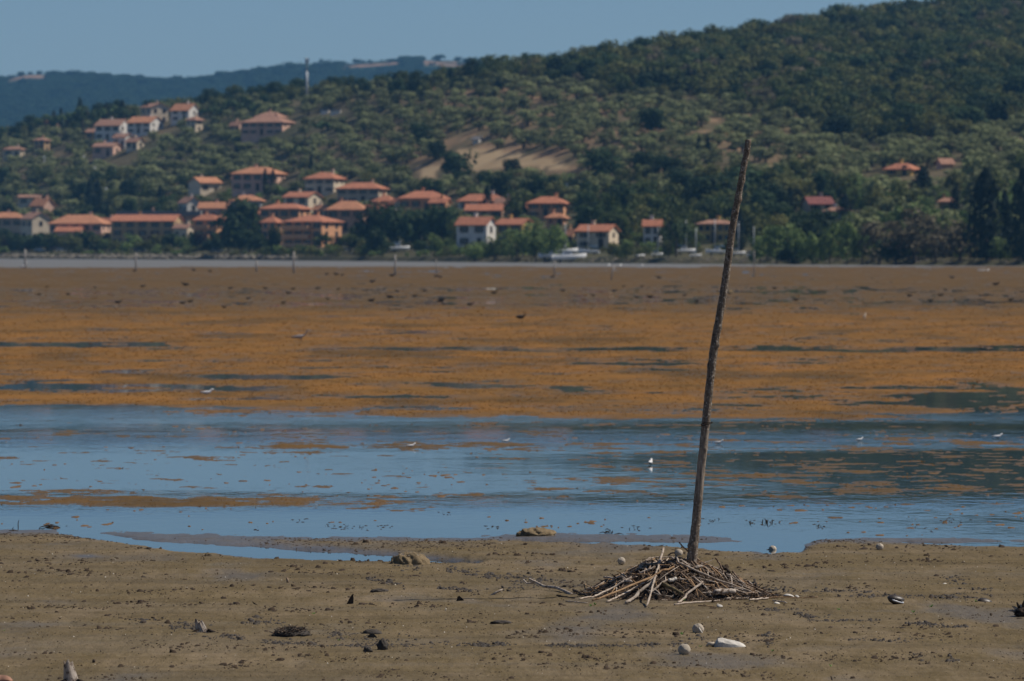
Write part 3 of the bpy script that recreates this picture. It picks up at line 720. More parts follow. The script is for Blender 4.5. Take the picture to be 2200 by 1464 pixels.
house(1106, 525, 78, 42, 15, 'yellow house with red roof beside the white two-storey house', 'yellow', 'red', 'gable', 30, 0.7, 2, 498)
house(1284, 535, 90, 38, 17, 'grey-fronted house with pale gable end behind the white boats', 'cream', 'red', 'gable', 26, 0.7, 2, 514)
house(1226, 530, 28, 26, 12, 'small tan house left of the grey-fronted boatyard house', 'ochre', 'orange', 'gable', 40, 0.8, 1, 508)
house(1402, 532, 40, 47, 14, 'tall narrow white house with bright red roof left of the umbrella pine', 'white', 'red', 'gable', 10, 0.8, 2, 512)
house(1538, 522, 76, 40, 9, 'yellow house with flat brown roof left of the leaning stake', 'yellow', 'brown', 'hip', 10, 0.6, 2, 494, cols=5)
house(1938, 378, 74, 14, 14, 'yellow hillside house with red roof alone on the right slope', 'yellow', 'red', 'hip', 30, 0.7, 1, 372)
house(1757, 462, 62, 24, 16, 'house with dark red roof among trees at right', 'stone', 'dark', 'gable', -14, 0.8, 1, 442)
house(2030, 362, 36, 10, 9, 'small brown-roofed hut on the slope at far right', 'pink', 'brown', 'gable', -24, 0.8, 1, 356, windows=False, chimney=False)
house(1026, 308, 20, 8, 6, 'tiny white shed above the dry straw field', 'white', 'grey', 'gable', 40, 0.8, 1, 304, windows=False, chimney=False, name='shed')
house(1800, 470, 60, 16, 8, 'low pale house half hidden right of the dark red roof', 'grey', 'brown', 'hip', 10, 0.6, 1, 450, windows=False)
house(2035, 448, 36, 14, 6, 'low tan house between the cypresses at far right', 'ochre', 'brown', 'hip', 10, 0.6, 1, 436, windows=False)
house(722, 246, 22, 7, 3, 'small white cabin on the slope below the antenna mast', 'white', 'grey', 'flat', 10, 0.5, 1, 242, windows=False, chimney=False, name='cabin', over=0.1)
house(698, 246, 18, 7, 3, 'smaller white cabin left of the other slope cabin', 'white', 'grey', 'flat', 10, 0.5, 1, 242, windows=False, chimney=False, name='cabin', over=0.1)

for (u, vb, w, he, hr, wl_, rf, kd, yw, lab) in [(575, 478, 42, 18, 9, 'orange', 'red', 'gable', 20, 'small red-roofed outbuilding left of the wide hip-roofed house'), (690, 470, 34, 20, 8, 'cream', 'orange', 'gable', 34, 'small cream outbuilding between the gable-end house and the brick-brown house'),
        (806, 474, 44, 24, 10, 'orange', 'red', 'gable', 24, 'low orange outbuilding right of the brick-brown house'), (480, 490, 46, 20, 9, 'pink', 'orange', 'hip', 16, 'low pink outbuilding above the left side of the tall dark tree'), (395, 520, 44, 30, 9, 'cream', 'brown', 'gable', 30, 'small cream house at the right end of the brown terraced house'),
        (232, 500, 40, 22, 9, 'pink', 'red', 'gable', 20, 'small pink outbuilding between the wide orange roof and the terraced house'), (520, 398, 40, 14, 8, 'pink', 'orange', 'gable', 16, 'low annex left of the large cypress villa'), (1196, 486, 46, 18, 9, 'orange', 'orange', 'hip', 20, 'low annex in front of the broad-roofed orange house'),
        (945, 452, 44, 16, 9, 'orange', 'red', 'gable', 22, 'low wing at the right end of the wide spreading red roof'), (1085, 455, 40, 18, 10, 'cream', 'brown', 'gable', 18, 'low cream house right of the single cypress'), (290, 322, 40, 16, 8, 'cream', 'brown', 'gable', 34, 'cream annex right of the small white hillside house'), (205, 300, 40, 16, 8, 'ochre', 'brown', 'gable', 30, 'tan annex left of the stepped white villa')]:
    house(u, vb, w, he, hr, lab, wl_, rf, kd, yw, 0.7, 1, vb - he*0.45)
# ---- mast, poles
M['steel'] = simple('galvanised_steel', (0.55, 0.57, 0.58), 0.5, 0.1, 2)
p = hit(659, 206); k = p.y / F; KEEP.append((648, 670, 118, 197, p.y))
e = obj('antenna_mast', None, None, p, 0, 'tall pale antenna mast on the crest of the olive hill', 'mast')
obj('tower', MB().tube([(0,0,-1), (0,0,30*k), (0,0,56*k)], [0.46, 0.42, 0.38], 10).mesh('tower', [M['steel']], True), e)
obj('spire', MB().tube([(0,0,56*k), (0,0,86*k)], [0.22, 0.16], 8).mesh('spire', [M['steel']], True), e)
for i in range(3):
    a = i * 2.09; x, y = math.cos(a)*0.5, math.sin(a)*0.5
    obj('antenna_panel', MB().box(x-0.28, x+0.28, y-0.2, y+0.2, 73*k, 84*k).mesh('antenna_panel', [M['steel']]), e)
for i, (u, v, h, lab) in enumerate([(95, 372, 36, 'pale utility pole low on the left slope among olives'), (180, 352, 18, 'short pale pole just under the hillside houses'), (204, 386, 28, 'pale utility pole right of the lower left-slope one'),
                                    (228, 436, 32, 'pale utility pole above the wide orange-roofed house'), (1237, 215, 22, 'thin pole in the olive grove under the wood'), (1975, 440, 30, 'thin pole beside the right-hand cypress'), (1218, 424, 30, 'pole behind the broad red roof above the boatyard')]):
    p = hit(u, v); k = p.y / F
    e = obj('utility_pole', None, None, p, 0.3*i, lab, 'pole', 'utility poles on the far slope')
    obj('post', MB().tube([(0,0,-0.5), (0,0,h*k)], [0.2, 0.13], 7).mesh('post', [M['steel']], True), e)
    obj('crossarm', MB().box(-0.7, 0.7, -0.06, 0.06, h*k-0.5, h*k-0.36).mesh('crossarm', [M['steel']]), e)

# ---- boats and cars along the far shore
M['gel'] = simple('white_hull', (0.80, 0.80, 0.79), 0.35, 0.05, 1, spec=0.5)
M['blue'] = simple('blue_cover', (0.14, 0.24, 0.38), 0.8, 0.2, 2)
M['carp'] = simple('car_paint', (0.62, 0.63, 0.65), 0.3, 0.05, 1, spec=0.5)
M['card'] = simple('dark_car_paint', (0.06, 0.09, 0.16), 0.3, 0.05, 1, spec=0.5)
M['rubber'] = simple('rubber', (0.03, 0.03, 0.03), 0.9, 0.1, 2)
def boat(u, vb, Lpx, label, yaw=0, mast_px=0, cabin=True, lift=1.0):
    p = hit(u, vb)
    k = p.y / F; L = Lpx * k; B = L * 0.30; Hh = L * 0.17
    e = obj('moored_boat', None, None, (p.x, p.y, max(p.z, 0.0) + (0.35 if lift else 0)), R(yaw), label, 'boat', 'boats at the far shore')
    n = 12; v = []; f = []
    for i in range(n + 1):
        t = i / n; x = -L/2 + L*t; b = B/2 * (1 - max(0, (t-0.35)/0.65)**2.4) * (0.82 + 0.18*min(1, t*3)); sh = Hh*(0.85+0.4*t*t)
        v += [(x, -b, sh), (x, -b*0.8, Hh*0.25), (x, 0, 0), (x, b*0.8, Hh*0.25), (x, b, sh), (x, 0, sh*1.02)]
    for i in range(n):
        for j in range(6):
            a = i*6+j; a2 = i*6+(j+1) % 6; f.append((a, a2, a2+6, a+6))
    f.append((0,1,2,3,4,5))
    obj('hull', mesh_from('hull', v, f, True, [M['gel']]), e)
    if cabin:
        obj('cabin', MB().add([(-L*0.22,-B*0.3,Hh*0.8),(L*0.16,-B*0.28,Hh*0.8),(L*0.16,B*0.28,Hh*0.8),(-L*0.22,B*0.3,Hh*0.8),(-L*0.16,-B*0.25,Hh*1.7),(L*0.02,-B*0.24,Hh*1.7),(L*0.02,B*0.24,Hh*1.7),(-L*0.16,B*0.25,Hh*1.7)],
            [(4,5,6,7),(0,1,5,4),(1,2,6,5),(2,3,7,6),(3,0,4,7)]).mesh('cabin', [M['gel']]), e)
        obj('cabin_window', MB().box(-L*0.13, L*0.03, -B*0.285, B*0.285, Hh*1.2, Hh*1.45).mesh('cabin_window', [M['glass']]), e)
    if mast_px:
        h = mast_px * k
        obj('mast', MB().tube([(L*0.05,0,Hh*0.8), (L*0.05,0,h)], [0.10, 0.07], 6).mesh('mast', [M['steel']], True), e)
        obj('boom', MB().tube([(L*0.05,0,Hh*2.0), (-L*0.4,0,Hh*2.1)], [0.12, 0.10], 6).mesh('boom', [M['blue']], True), e)
    obj('cradle', MB().box(-L*0.3, -L*0.22, -B*0.3, B*0.3, -1.0, Hh*0.24).box(L*0.18, L*0.26, -B*0.25, B*0.25, -1.0, Hh*0.24).mesh('cradle', [M['trunk']]), e)
    return e
BOATS = [(1222, 566, 76, 'long low white motorboat pulled up nearest the water', 4, 0, True), (1182, 559, 52, 'white boat with upturned bow left of the long motorboat', 172, 0, True),
 (1212, 550, 60, 'white sailing boat behind the long motorboat', 8, 66, True), (1266, 549, 44, 'small white boat right of the sailing boat', 170, 62, False), (1472, 548, 44, 'white masted boat under the umbrella pine', 6, 70, True),
 (1538, 549, 44, 'white masted boat just left of the leaning stake', 175, 74, True), (1412, 553, 24, 'small grey-white dinghy left of the umbrella pine', 12, 60, False), (1494, 556, 26, 'small pale dinghy right of the masted pine boat', 8, 62, False),
 (1585, 552, 34, 'masted boat just right of the leaning stake', 8, 70, False), (858, 541, 44, 'white boat on the bank before the dark shore wood', 6, 22, True), (1377, 556, 22, 'little upturned pale boat left of the dinghy', 40, 0, False),
 (1618, 556, 30, 'masted boat beside the first shore willow', 5, 64, False)]
for b in BOATS:
    boat(*b); k = b[2]/2; KEEP.append((b[0]-k, b[0]+k, b[1]-b[2]*0.35, b[1]+2, hit(b[0], b[1]).y))
def car(u, vb, Lpx, label, m, yaw=0):
    p = hit(u, vb); k = p.y/F; L = Lpx*k; e = obj('parked_car', None, None, p, R(yaw), label, 'car', 'cars parked along the far shore')
    H_ = L*0.34; B = L*0.4
    prof = [(-L/2, 0.2), (-L/2, H_*0.55), (-L*0.36, H_*0.62), (-L*0.26, H_), (L*0.12, H_), (L*0.27, H_*0.62), (L*0.48, H_*0.5), (L/2, 0.25)]
    n = len(prof); v = [(x, -B/2, z) for x, z in prof] + [(x, B/2, z) for x, z in prof]
    f = [tuple(range(n)), tuple(range(2*n-1, n-1, -1))] + [(i, i+n, (i+1) % n + n, (i+1) % n) for i in range(n)]
    obj('body', mesh_from('body', v, f, False, [M[m]]), e)
    obj('side_window', MB().box(-L*0.25, L*0.14, -B/2-0.012, B/2+0.012, H_*0.66, H_*0.92).mesh('side_window', [M['glass']]), e)
    for sx in (-0.3, 0.3):
        for sy in (-1, 1):
            obj('wheel', MB().tube([(L*sx, sy*B*0.38, 0.28), (L*sx, sy*B*0.52, 0.28)], 0.3, 12).mesh('wheel', [M['rubber']]), e)
CARS = [(36, 541, 27, 'silver car parked at the left end of the shore road', 'carp', 14), (86, 541, 25, 'second pale car from the left on the shore road', 'carp', 0), (133, 541, 24, 'third pale car from the left on the shore road', 'carp', 8),
        (466, 543, 28, 'pale car parked under the tall dark shore tree', 'carp', 5), (300, 542, 26, 'dark blue car parked before the brown terraced house', 'card', 0), (918, 537, 22, 'white van-like car on the bank right of the bank boat', 'carp', 60), (745, 541, 24, 'pale car right of the orange apartment house', 'carp', 10)]
for c in CARS:
    car(*c); KEEP.append((c[0]-c[2]/2, c[0]+c[2]/2, c[1]-10, c[1]+2, hit(c[0], c[1]).y))

# ================================================================== TREES ON THE FAR SHORE
HAND = []
ANCH = [(672, 500, 'orange balconied apartment house'), (515, 490, 'tall dark shore tree'), (748, 460, 'brick-brown house'), (698, 395, 'cream hip-roofed villa'), (556, 380, 'large cypress villa'), (440, 395, 'long-slope orange roof'), (345, 480, 'long grey-roofed block'), (172, 480, 'wide orange-roofed house'), (76, 480, 'lakeside gable house'),
        (332, 245, 'cream crest villa'), (243, 285, 'stepped white villa'), (105, 265, 'skyline brown-roofed house'), (575, 262, 'broad two-tier villa'), (911, 430, 'wide spreading red roof'), (1036, 440, 'white-trimmed red-roofed house'), (1178, 445, 'broad-roofed orange house'), (1023, 500, 'white two-storey house'), (1106, 495, 'yellow gabled house'), (1284, 505, 'boatyard house'),
        (1402, 495, 'narrow white house'), (1452, 500, 'umbrella pine'), (1538, 495, 'yellow flat-roofed house'), (1938, 362, 'yellow hillside house'), (1757, 440, 'dark red roof'), (1100, 350, 'straw field'), (983, 350, 'round field tree'), (659, 170, 'antenna mast'), (1008, 150, 'lone skyline cypress'), (1512, 320, 'paired cypresses'), (2120, 450, 'tallest right cypress'),
        (1220, 555, 'long white motorboat'), (1740, 520, 'pale shore willows'), (1965, 510, 'large brown tamarisk'), (900, 490, 'three big dark trees'), (1500, 180, 'cypress row'), (30, 330, 'low pale hillside house'), (2030, 350, 'far right hut'), (1240, 260, 'middle of the olive hill'), (1700, 330, 'stake top'), (300, 400, 'left olive slope middle'), (800, 300, 'middle of the open slope')]
def near_label(kind, u, v):
    d = [(abs(u - a) + 1.3 * abs(v - b), a, b, n) for a, b, n in ANCH]; _, a, b, n = min(d)
    du, dv = u - a, (v - b) * 1.3
    far = 'well ' if max(abs(du), abs(dv)) > 75 else 'just '
    rel = (('right of' if du > 0 else 'left of') if abs(du) > abs(dv) else ('below' if dv > 0 else 'above'))
    if min(abs(du), abs(dv)) > 0.5 * max(abs(du), abs(dv)):
        rel = ('below and ' if dv > 0 else 'above and ') + ('right of' if du > 0 else 'left of')
    return far + rel + ' the ' + n
def ht(kind, u, vb, hpx, wpx, label, group=None):
    p = hit(u, vb); k = p.y / F
    tree(kind, p, hpx * k, wpx * k * (1.12 if kind != 'cypress' else 1.25), label, group)
    HAND.append((u, vb, wpx, p.y))
ht('dark', 983, 388, 72, 76, 'large round dark tree at the left end of the straw field')
ht('dark', 1098, 380, 38, 40, 'small dark tree on the lower edge of the straw field')
ht('dark', 515, 543, 112, 96, 'tall dark tree on the shore left of the orange apartments')
ht('dark', 594, 541, 52, 38, 'small round dark tree before the orange apartment house')
ht('plum', 430, 541, 44, 38, 'dark purple plum tree left of the tall dark shore tree')
ht('plum', 333, 540, 44, 40, 'dark purple plum tree before the brown terraced house')
ht('plum', 226, 540, 40, 34, 'dark purple plum tree below the wide orange-roofed house')
ht('plum', 22, 541, 36, 40, 'dark purple plum tree at the left end of the shore')
ht('plum', 728, 541, 34, 34, 'low dark plum tree at the right foot of the apartment house')
ht('pine', 1452, 552, 82, 78, 'round-topped umbrella pine beside the masted boats')
ht('dark', 800, 538, 98, 62, 'grey-green shaggy tree right of the brick-brown house')
ht('dark', 852, 533, 90, 84, 'left of the three big dark trees above the shore reeds')
ht('dark', 902, 530, 92, 92, 'middle of the three big dark trees above the shore reeds')
ht('dark', 952, 530, 86, 80, 'right of the three big dark trees above the shore reeds')
ht('round', 1112, 486, 84, 66, 'tall olive-green tree between the low red-roofed houses')
ht('cypress', 1047, 470, 72, 20, 'single cypress before the white-trimmed red-roofed house')
ht('cypress', 570, 416, 52, 12, 'left of the two thin cypresses before the large villa')
ht('cypress', 587, 416, 52, 12, 'right of the two thin cypresses before the large villa')
ht('cypress', 668, 378, 46, 10, 'thin cypress above the cream hip-roofed villa')
ht('cypress', 1008, 168, 32, 17, 'lone cypress on the skyline of the olive hill')
ht('cypress', 2120, 562, 198, 78, 'very tall broad cypress near the right edge')
ht('cypress', 2199, 562, 196, 62, 'tall cypress cut by the right edge of the picture')
ht('cypress', 1981, 456, 98, 48, 'broad dark cypress above the brown tamarisks')
ht('cypress', 1816, 484, 66, 30, 'dark cypress right of the dark red roof')
ht('cypress', 2052, 462, 60, 22, 'slim cypress left of the very tall broad one')
ht('cypress', 2160, 540, 130, 30, 'slim cypress between the two tall ones at right')
ht('cypress', 1936, 470, 50, 18, 'small cypress left of the broad dark one')
ht('cypress', 1502, 342, 50, 13, 'left of the paired cypresses beside the stake top')
ht('cypress', 1522, 342, 48, 13, 'right of the paired cypresses beside the stake top')
for i, (u, vt, vb) in enumerate([(1378, 142, 190), (1392, 138, 188), (1405, 136, 190), (1423, 138, 192), (1456, 140, 196), (1478, 136, 190), (1492, 142, 192), (1508, 140, 190), (1545, 132, 190), (1592, 138, 192), (1606, 140, 190), (1640, 148, 196), (1650, 150, 196)]):
    ht('cypress', u, vb + 14, vb - vt + 10, 12, ['leftmost', 'second from left', 'third from left', 'fourth from left', 'fifth from left', 'sixth from left', 'middle', 'sixth from right', 'fifth from right', 'fourth from right', 'third from right', 'second from right', 'rightmost'][i] + ' cypress of the row inside the hillside wood', 'cypress row in the hillside wood')
for (u, vb, h, w, l) in [(66, 300, 34, 12, 'leftmost cypress on the left skyline'), (80, 300, 32, 10, 'second cypress from the left on the left skyline'), (115, 290, 52, 14, 'pointed cypress behind the dark brown-roofed house'),
                         (131, 288, 56, 12, 'slender cypress right of the dark brown-roofed house'), (172, 282, 72, 16, 'tallest cypress on the left skyline'), (228, 280, 60, 14, 'dark slim cypress left of the crest villas'), (262, 278, 62, 20, 'broader cypress left of the crest villas'),
                         (315, 272, 56, 12, 'cypress rising behind the cream box villa'), (192, 462, 76, 18, 'left of the dark cypresses above the wide orange roof'), (210, 466, 78, 22, 'middle of the dark cypresses above the wide orange roof'), (344, 452, 56, 12, 'cypress above the long grey-roofed block'),
                         (1680, 458, 56, 18, 'slim cypress left of the dark red roof'), (1698, 460, 58, 20, 'second slim cypress left of the dark red roof'), (1590, 540, 90, 20, 'dark cypress behind the masted boats')]:
    ht('cypress', u, vb, h, w, l)
for i, (u, vb, h, w, l) in enumerate([(1632, 569, 66, 54, 'first pale willow right of the stake'), (1668, 569, 84, 60, 'second pale willow right of the stake'), (1706, 569, 90, 62, 'third pale willow right of the stake'), (1744, 569, 88, 60, 'fourth pale willow right of the stake'),
        (1782, 569, 94, 62, 'tall pale willow, fifth right of the stake'), (1820, 569, 92, 58, 'sixth pale willow right of the stake'), (1852, 569, 80, 54, 'last willow before the brown tamarisks'),
        (1020, 562, 46, 62, 'low willow left of the boatyard'), (1062, 562, 58, 62, 'rounded willow before the white two-storey house'), (1112, 562, 70, 76, 'broad willow before the yellow house'), (1152, 562, 86, 70, 'tall willow left of the boats'), (1190, 556, 94, 60, 'tall willow behind the leftmost boats'),
        (935, 550, 52, 42, 'light green willow left of the white two-storey house'), (1345, 560, 46, 40, 'small willow left of the little upturned boat'), (2150, 567, 60, 50, 'green willow between the big cypresses')]):
    ht('willow', u, vb, h, w, l)
for (u, vb, h, w, l) in [(1965, 567, 122, 130, 'large brown-grey tamarisk at the right shore'), (1890, 569, 96, 84, 'brown-grey tamarisk left of the large one'), (2062, 565, 108, 110, 'brown-grey tamarisk before the very tall cypress'), (2010, 568, 84, 90, 'lower brown tamarisk in front of the large one')]:
    ht('brown', u, vb, h, w, l)
ht('dark', 1925, 570, 62, 84, 'dark low tree in front of the brown tamarisks')
ht('dark', 1700, 571, 44, 60, 'dark undergrowth tree at the foot of the willows')
for (u, vb, h, w, l) in [(545, 262, 44, 50, 'spreading pine on the crest left of the broad villa'), (500, 262, 52, 56, 'big crest pine right of the white crest villa'), (455, 268, 46, 50, 'crest pine just right of the cream crest house'), (690, 300, 42, 48, 'green pine right of the broad two-tier villa'),
                         (200, 290, 60, 60, 'big pine behind the stepped white villa'), (240, 282, 62, 54, 'tall pine on the left skyline beside the villas'), (1830, 420, 44, 70, 'wide pine left of the yellow hillside house'), (1890, 432, 46, 80, 'wide flat pine under the yellow hillside house'),
                         (145, 296, 62, 54, 'pine right of the dark brown-roofed house'), (98, 300, 58, 52, 'pine left of the dark brown-roofed house'), (270, 290, 66, 46, 'dense pine next to the crest villas on the left'), (30, 306, 40, 60, 'low pine at the left end of the skyline'), (178, 292, 70, 50, 'high pine around the tallest skyline cypress')]:
    ht('pine', u, vb, h, w, l)
for (u, vb, h, w, l) in [(1590, 450, 86, 120, 'huge dark wood tree left of the stake on the slope'), (1530, 462, 84, 110, 'huge dark tree behind the yellow flat-roofed house'), (1430, 385, 60, 80, 'dark round tree on the slope left of the stake'), (1380, 380, 52, 70, 'dark tree left of the paired cypresses'),
                         (905, 318, 52, 56, 'dark tree at the upper left of the straw field'), (940, 345, 42, 44, 'smaller dark tree left of the round field tree'), (640, 332, 22, 24, 'small round dark bush alone on the slope'), (1400, 290, 56, 84, 'dark leafy tree mid-slope below the wood')]:
    ht('dark', u, vb, h, w, l)

rb = random.Random(11)
u_ = -60.0
while u_ < 565:
    k_ = rb.choice(['round', 'dark', 'round', 'dark', 'willow']); hp = rb.uniform(26, 46)
    ht(k_, u_, rb.uniform(538, 545), hp, hp * rb.uniform(0.9, 1.5), {'round': 'leafy shore tree ', 'dark': 'dark shore tree ', 'willow': 'pale shore tree '}[k_] + near_label(k_, u_, 520), 'trees along the left shore road')
    u_ += rb.uniform(13, 27)
for (a_, b_, v0, h0, h1) in [(700, 800, 541, 20, 40), (770, 1000, 543, 16, 30), (1240, 1620, 553, 14, 34), (560, 720, 545, 12, 22), (1000, 1240, 520, 24, 44)]:
    u_ = a_
    while u_ < b_:
        k_ = rb.choice(['round', 'willow', 'shrub', 'dark']); hp = rb.uniform(h0, h1)
        if not any(q[0]-q[2]*0.5 < u_ < q[0]+q[2]*0.5 for q in BOATS): ht(k_, u_, v0 + rb.uniform(-3, 4), hp, hp * rb.uniform(1.0, 1.6), {'round': 'small leafy tree ', 'dark': 'small dark tree ', 'willow': 'small pale tree ', 'shrub': 'rounded bush '}[k_] + near_label(k_, u_, v0 - 12), 'small trees near the far shore')
        u_ += rb.uniform(16, 34)

# ---- trees scattered over the slopes, by land cover
rs = np.random.RandomState(3)
def spread(n, t0, t1, u0=-900, u1=3100, spacing=4.0):
    u = rs.uniform(u0, u1, n); t = rs.uniform(t0, t1, n)
    y = shoreD(u) + t; x = (u - CX) / F * y
    cell = {}; keep = []
    s2 = spacing * spacing
    for i in range(n):
        a, b = int(x[i] // spacing), int(y[i] // spacing); ok = True
        for aa in (a-1, a, a+1):
            for bb in (b-1, b, b+1):
                for j in cell.get((aa, bb), ()):
                    if (x[i]-x[j])**2 + (y[i]-y[j])**2 < s2: ok = False; break
                if not ok: break
            if not ok: break
        if ok: cell.setdefault((a, b), []).append(i); keep.append(i)
    keep = np.array(keep); x, y = x[keep], y[keep]; z = terr(x, y)
    u, v = project(x, y, z)
    return x, y, z, u, v
def clear(x, y, z, u, v, h, w):
    """no tree inside a house or in front of the walls the photograph shows"""
    ok = np.ones(len(x), bool); hp = h * F / y; wp = w * F / y
    for (a, b, c, d, D) in KEEP:
        front = (y < D + 4) & (u + wp*0.45 > a) & (u - wp*0.45 < b) & (v - hp < d) & (v > c)
        inside = (np.abs(y - D) < 7) & (u > a - 4) & (u < b + 4)
        ok &= ~(front | inside)
    for (uu, vb, wp_, D) in HAND:
        ok &= ~((np.abs(u - uu) < wp_*0.35) & (np.abs(y - D) < 5))
    f = np.zeros(len(x), bool)
    for du in (-0.4, 0, 0.4):
        for dv in (0, 0.5, 0.85):
            f |= inpoly(u + du*wp, v - dv*hp, FIELD) | inpoly(u + du*wp, v - dv*hp, FIELD2)
    return ok & ~f
def place(kind_list, name, x, y, z, u, v, h, w, label, group, stuff_label, limit, sizes):
    vis = (u > -30) & (u < 2230); size = np.where(vis, h * w * (F / y) ** 2, -1)
    order = np.argsort(-size); ind = set(order[:limit].tolist())
    rest = []
    for i in range(len(x)):
        if i in ind and vis[i]:
            k = kind_list[rs.randint(len(kind_list))]
            tree(k, (x[i], y[i], z[i]), h[i], w[i], label(k, u[i], v[i]) if callable(label) else label, group)
        else: rest.append(i)
    if rest:
        r = np.array(rest); cnt = sum(len(PROTO[k]) for k in dict.fromkeys(kind_list))
        instances(name, np.stack([x[r], y[r], z[r] - 0.1], -1), rs.rand(len(r)) * 6.28, w[r], h[r], (rs.randint(0, cnt, len(r)) if name != 'hillside_wood' else rs.choice(cnt, len(r), p=np.array([0.115]*6 + [0.055]*4 + [0.03]*3)/1.0)), list(dict.fromkeys(kind_list)), stuff_label)
# olives
x, y, z, u, v = spread(14000, 120, 640, spacing=5.2)
h = rs.uniform(2.8, 4.6, len(x)); w = h * rs.uniform(1.5, 2.2, len(x))
ed = wood_edge(u)
sparse = (1 - ((u > 870) & (u < 1260) & (v > 250) & (v < 320)) * 0.75) * sstep(820, 980, u) * (1 - sstep(1700, 1850, u)) * sstep(440, 380, v)
gaps = fbm(x, y, 34, 3, 61)
ok = ((u < 1045) | (v > ed + 2)) & clear(x, y, z, u, v, h, w) & ~((v > 425) & (u > 1250)) & (rs.rand(len(x)) > sparse * np.clip(0.10 + 1.3 * gaps, 0, 0.8)) & (v < 505)
s_ = lambda *a: [q[ok] for q in a]
place(['olive'], 'olive_grove', *s_(x, y, z, u, v, h, w), lambda k, u, v: 'grey-green olive tree ' + near_label(k, u, v), 'olive trees on the slope', 'olive trees covering the upper slopes as one grey-green cover', 300, None)
# wood on the big hill
x, y, z, u, v = spread(26000, 380, 1290, 950, 3300, 4.4)
h = rs.uniform(3.2, 8.5, len(x)); w = h * rs.uniform(0.85, 1.5, len(x))
ok = (u > 1040) & (v < wood_edge(u) + 4)
place(['round', 'dark', 'brown'], 'hillside_wood', *s_(x, y, z, u, v, h, w), 'broadleaf tree along the lower edge of the hillside wood', 'trees of the hillside wood', 'dense dark green wood covering the large hill', 0, None)
# mixed trees of the village and the lower right slope
x, y, z, u, v = spread(5200, 14, 330, spacing=5.2)
h = rs.uniform(3.5, 7.5, len(x)) * np.where((u > 1250) & (v > 390), 1.15, 1.0); w = h * rs.uniform(0.8, 1.15, len(x))
dens = np.where((u > 1250), 0.85, np.where(v > 500, 0.55, np.where(v > 395, 0.62, 0.08)))
ok = clear(x, y, z, u, v, h, w) & (rs.rand(len(x)) < dens) & (v > np.where(u > 1300, 405, 390))
lite = ok & (u > 1780)
ok = ok & ~lite
place(['round', 'dark', 'round', 'shrub'], 'village_trees', *s_(x, y, z, u, v, h, w), lambda k, u, v: {'round': 'leafy green tree ', 'dark': 'dark leafy tree ', 'shrub': 'bushy green shrub '}[k] + near_label(k, u, v), 'garden trees of the village', 'further trees around the village', 200, None)
ok = lite
place(['round', 'willow', 'olive'], 'right_slope_trees', *s_(x, y, z, u, v, h, w), lambda k, u, v: {'round': 'green slope tree ', 'willow': 'pale slope tree ', 'olive': 'grey-green slope tree '}[k] + near_label(k, u, v), 'trees on the lower right slope', 'further trees on the lower right slope', 60, None)
# low garden shrubs that leave the house fronts in view
x, y, z, u, v = spread(5200, 14, 240, -300, 2500, 3.2)
h = rs.uniform(1.4, 3.4, len(x)); w = h * rs.uniform(1.0, 1.7, len(x))
ok = clear(x, y, z, u, v, h, w) & (rs.rand(len(x)) < 0.75) & (v > 392)
place(['shrub', 'shrub', 'willow'], 'garden_shrubs', *s_(x, y, z, u, v, h, w), lambda k, u, v: {'shrub': 'low round shrub ', 'willow': 'low pale shrub '}[k] + near_label(k, u, v), 'garden shrubs of the village', 'further low shrubs around the village houses', 90, None)
# crest trees of the olive hill
x, y, z, u, v = spread(1500, 440, 540, -600, 1100, 5.0)
h = rs.uniform(4, 7.5, len(x)); w = h * rs.uniform(0.8, 1.2, len(x)); ok = clear(x, y, z, u, v, h, w) & (rs.rand(len(x)) < np.where(u < 700, 0.75, 0.35))
place(['round', 'dark', 'shrub'], 'crest_wood', *s_(x, y, z, u, v, h, w), lambda k, u, v: {'round': 'crest tree ', 'dark': 'dark crest tree ', 'shrub': 'crest shrub '}[k] + near_label(k, u, v), 'trees on the crest', 'dark trees along the crest of the olive hill', 60, None)
# shrubs and reeds along the water's edge
x, y, z, u, v = spread(2600, 3, 22, -700, 2900, 1.9)
h = rs.uniform(1.2, 2.8, len(x)); w = h * rs.uniform(0.9, 1.7, len(x))
h = h * np.where((u > 560) & (u < 1010), 1.0, np.where(u < 560, 0.62, 0.9))
ok = clear(x, y, z, u, v, h * 0.7, w) & (rs.rand(len(x)) < np.where(u < 560, 0.35, np.where((u > 1200) & (u < 1600), 0.35, 0.95)))
place(['shrub', 'willow', 'shrub'], 'shore_shrubs', *s_(x, y, z, u, v, h, w), lambda k, u, v: {'shrub': 'green waterline shrub ', 'willow': 'pale waterline shrub '}[k] + near_label(k, u, v), 'shrubs along the far waterline', 'green shrubs along the far waterline', 150, None)
# wood on the far ridge
n = 34000
yy = rs.uniform(5000, 6080, n); uu = rs.uniform(-900, 1700, n); xx = (uu - CX) / F * yy; zz = ridge_z(xx, yy)
pu_, pv_ = project(xx, yy, zz); dv = pv_ - np.interp(pu_, RU, RV)
bare = (((pu_ > 15) & (pu_ < 100) & (dv < 17)) | ((pu_ > 735) & (pu_ < 860) & (dv < 20)) | ((pu_ > 905) & (pu_ < 1000) & (dv < 22))) & (rs.rand(n) < 0.95)
kp = ~bare; xx, yy, zz = xx[kp], yy[kp], zz[kp]
hh = rs.uniform(2.5, 5.5, len(xx)) * np.where(rs.rand(len(xx)) < 0.03, 1.6, 1.0)
instances('far_wood', np.stack([xx, yy, zz - 0.3], -1), rs.rand(len(xx)) * 6.28, hh * 1.9, hh, rs.randint(0, 3, len(xx)), ['far'], 'hazy blue wood covering the distant ridge')

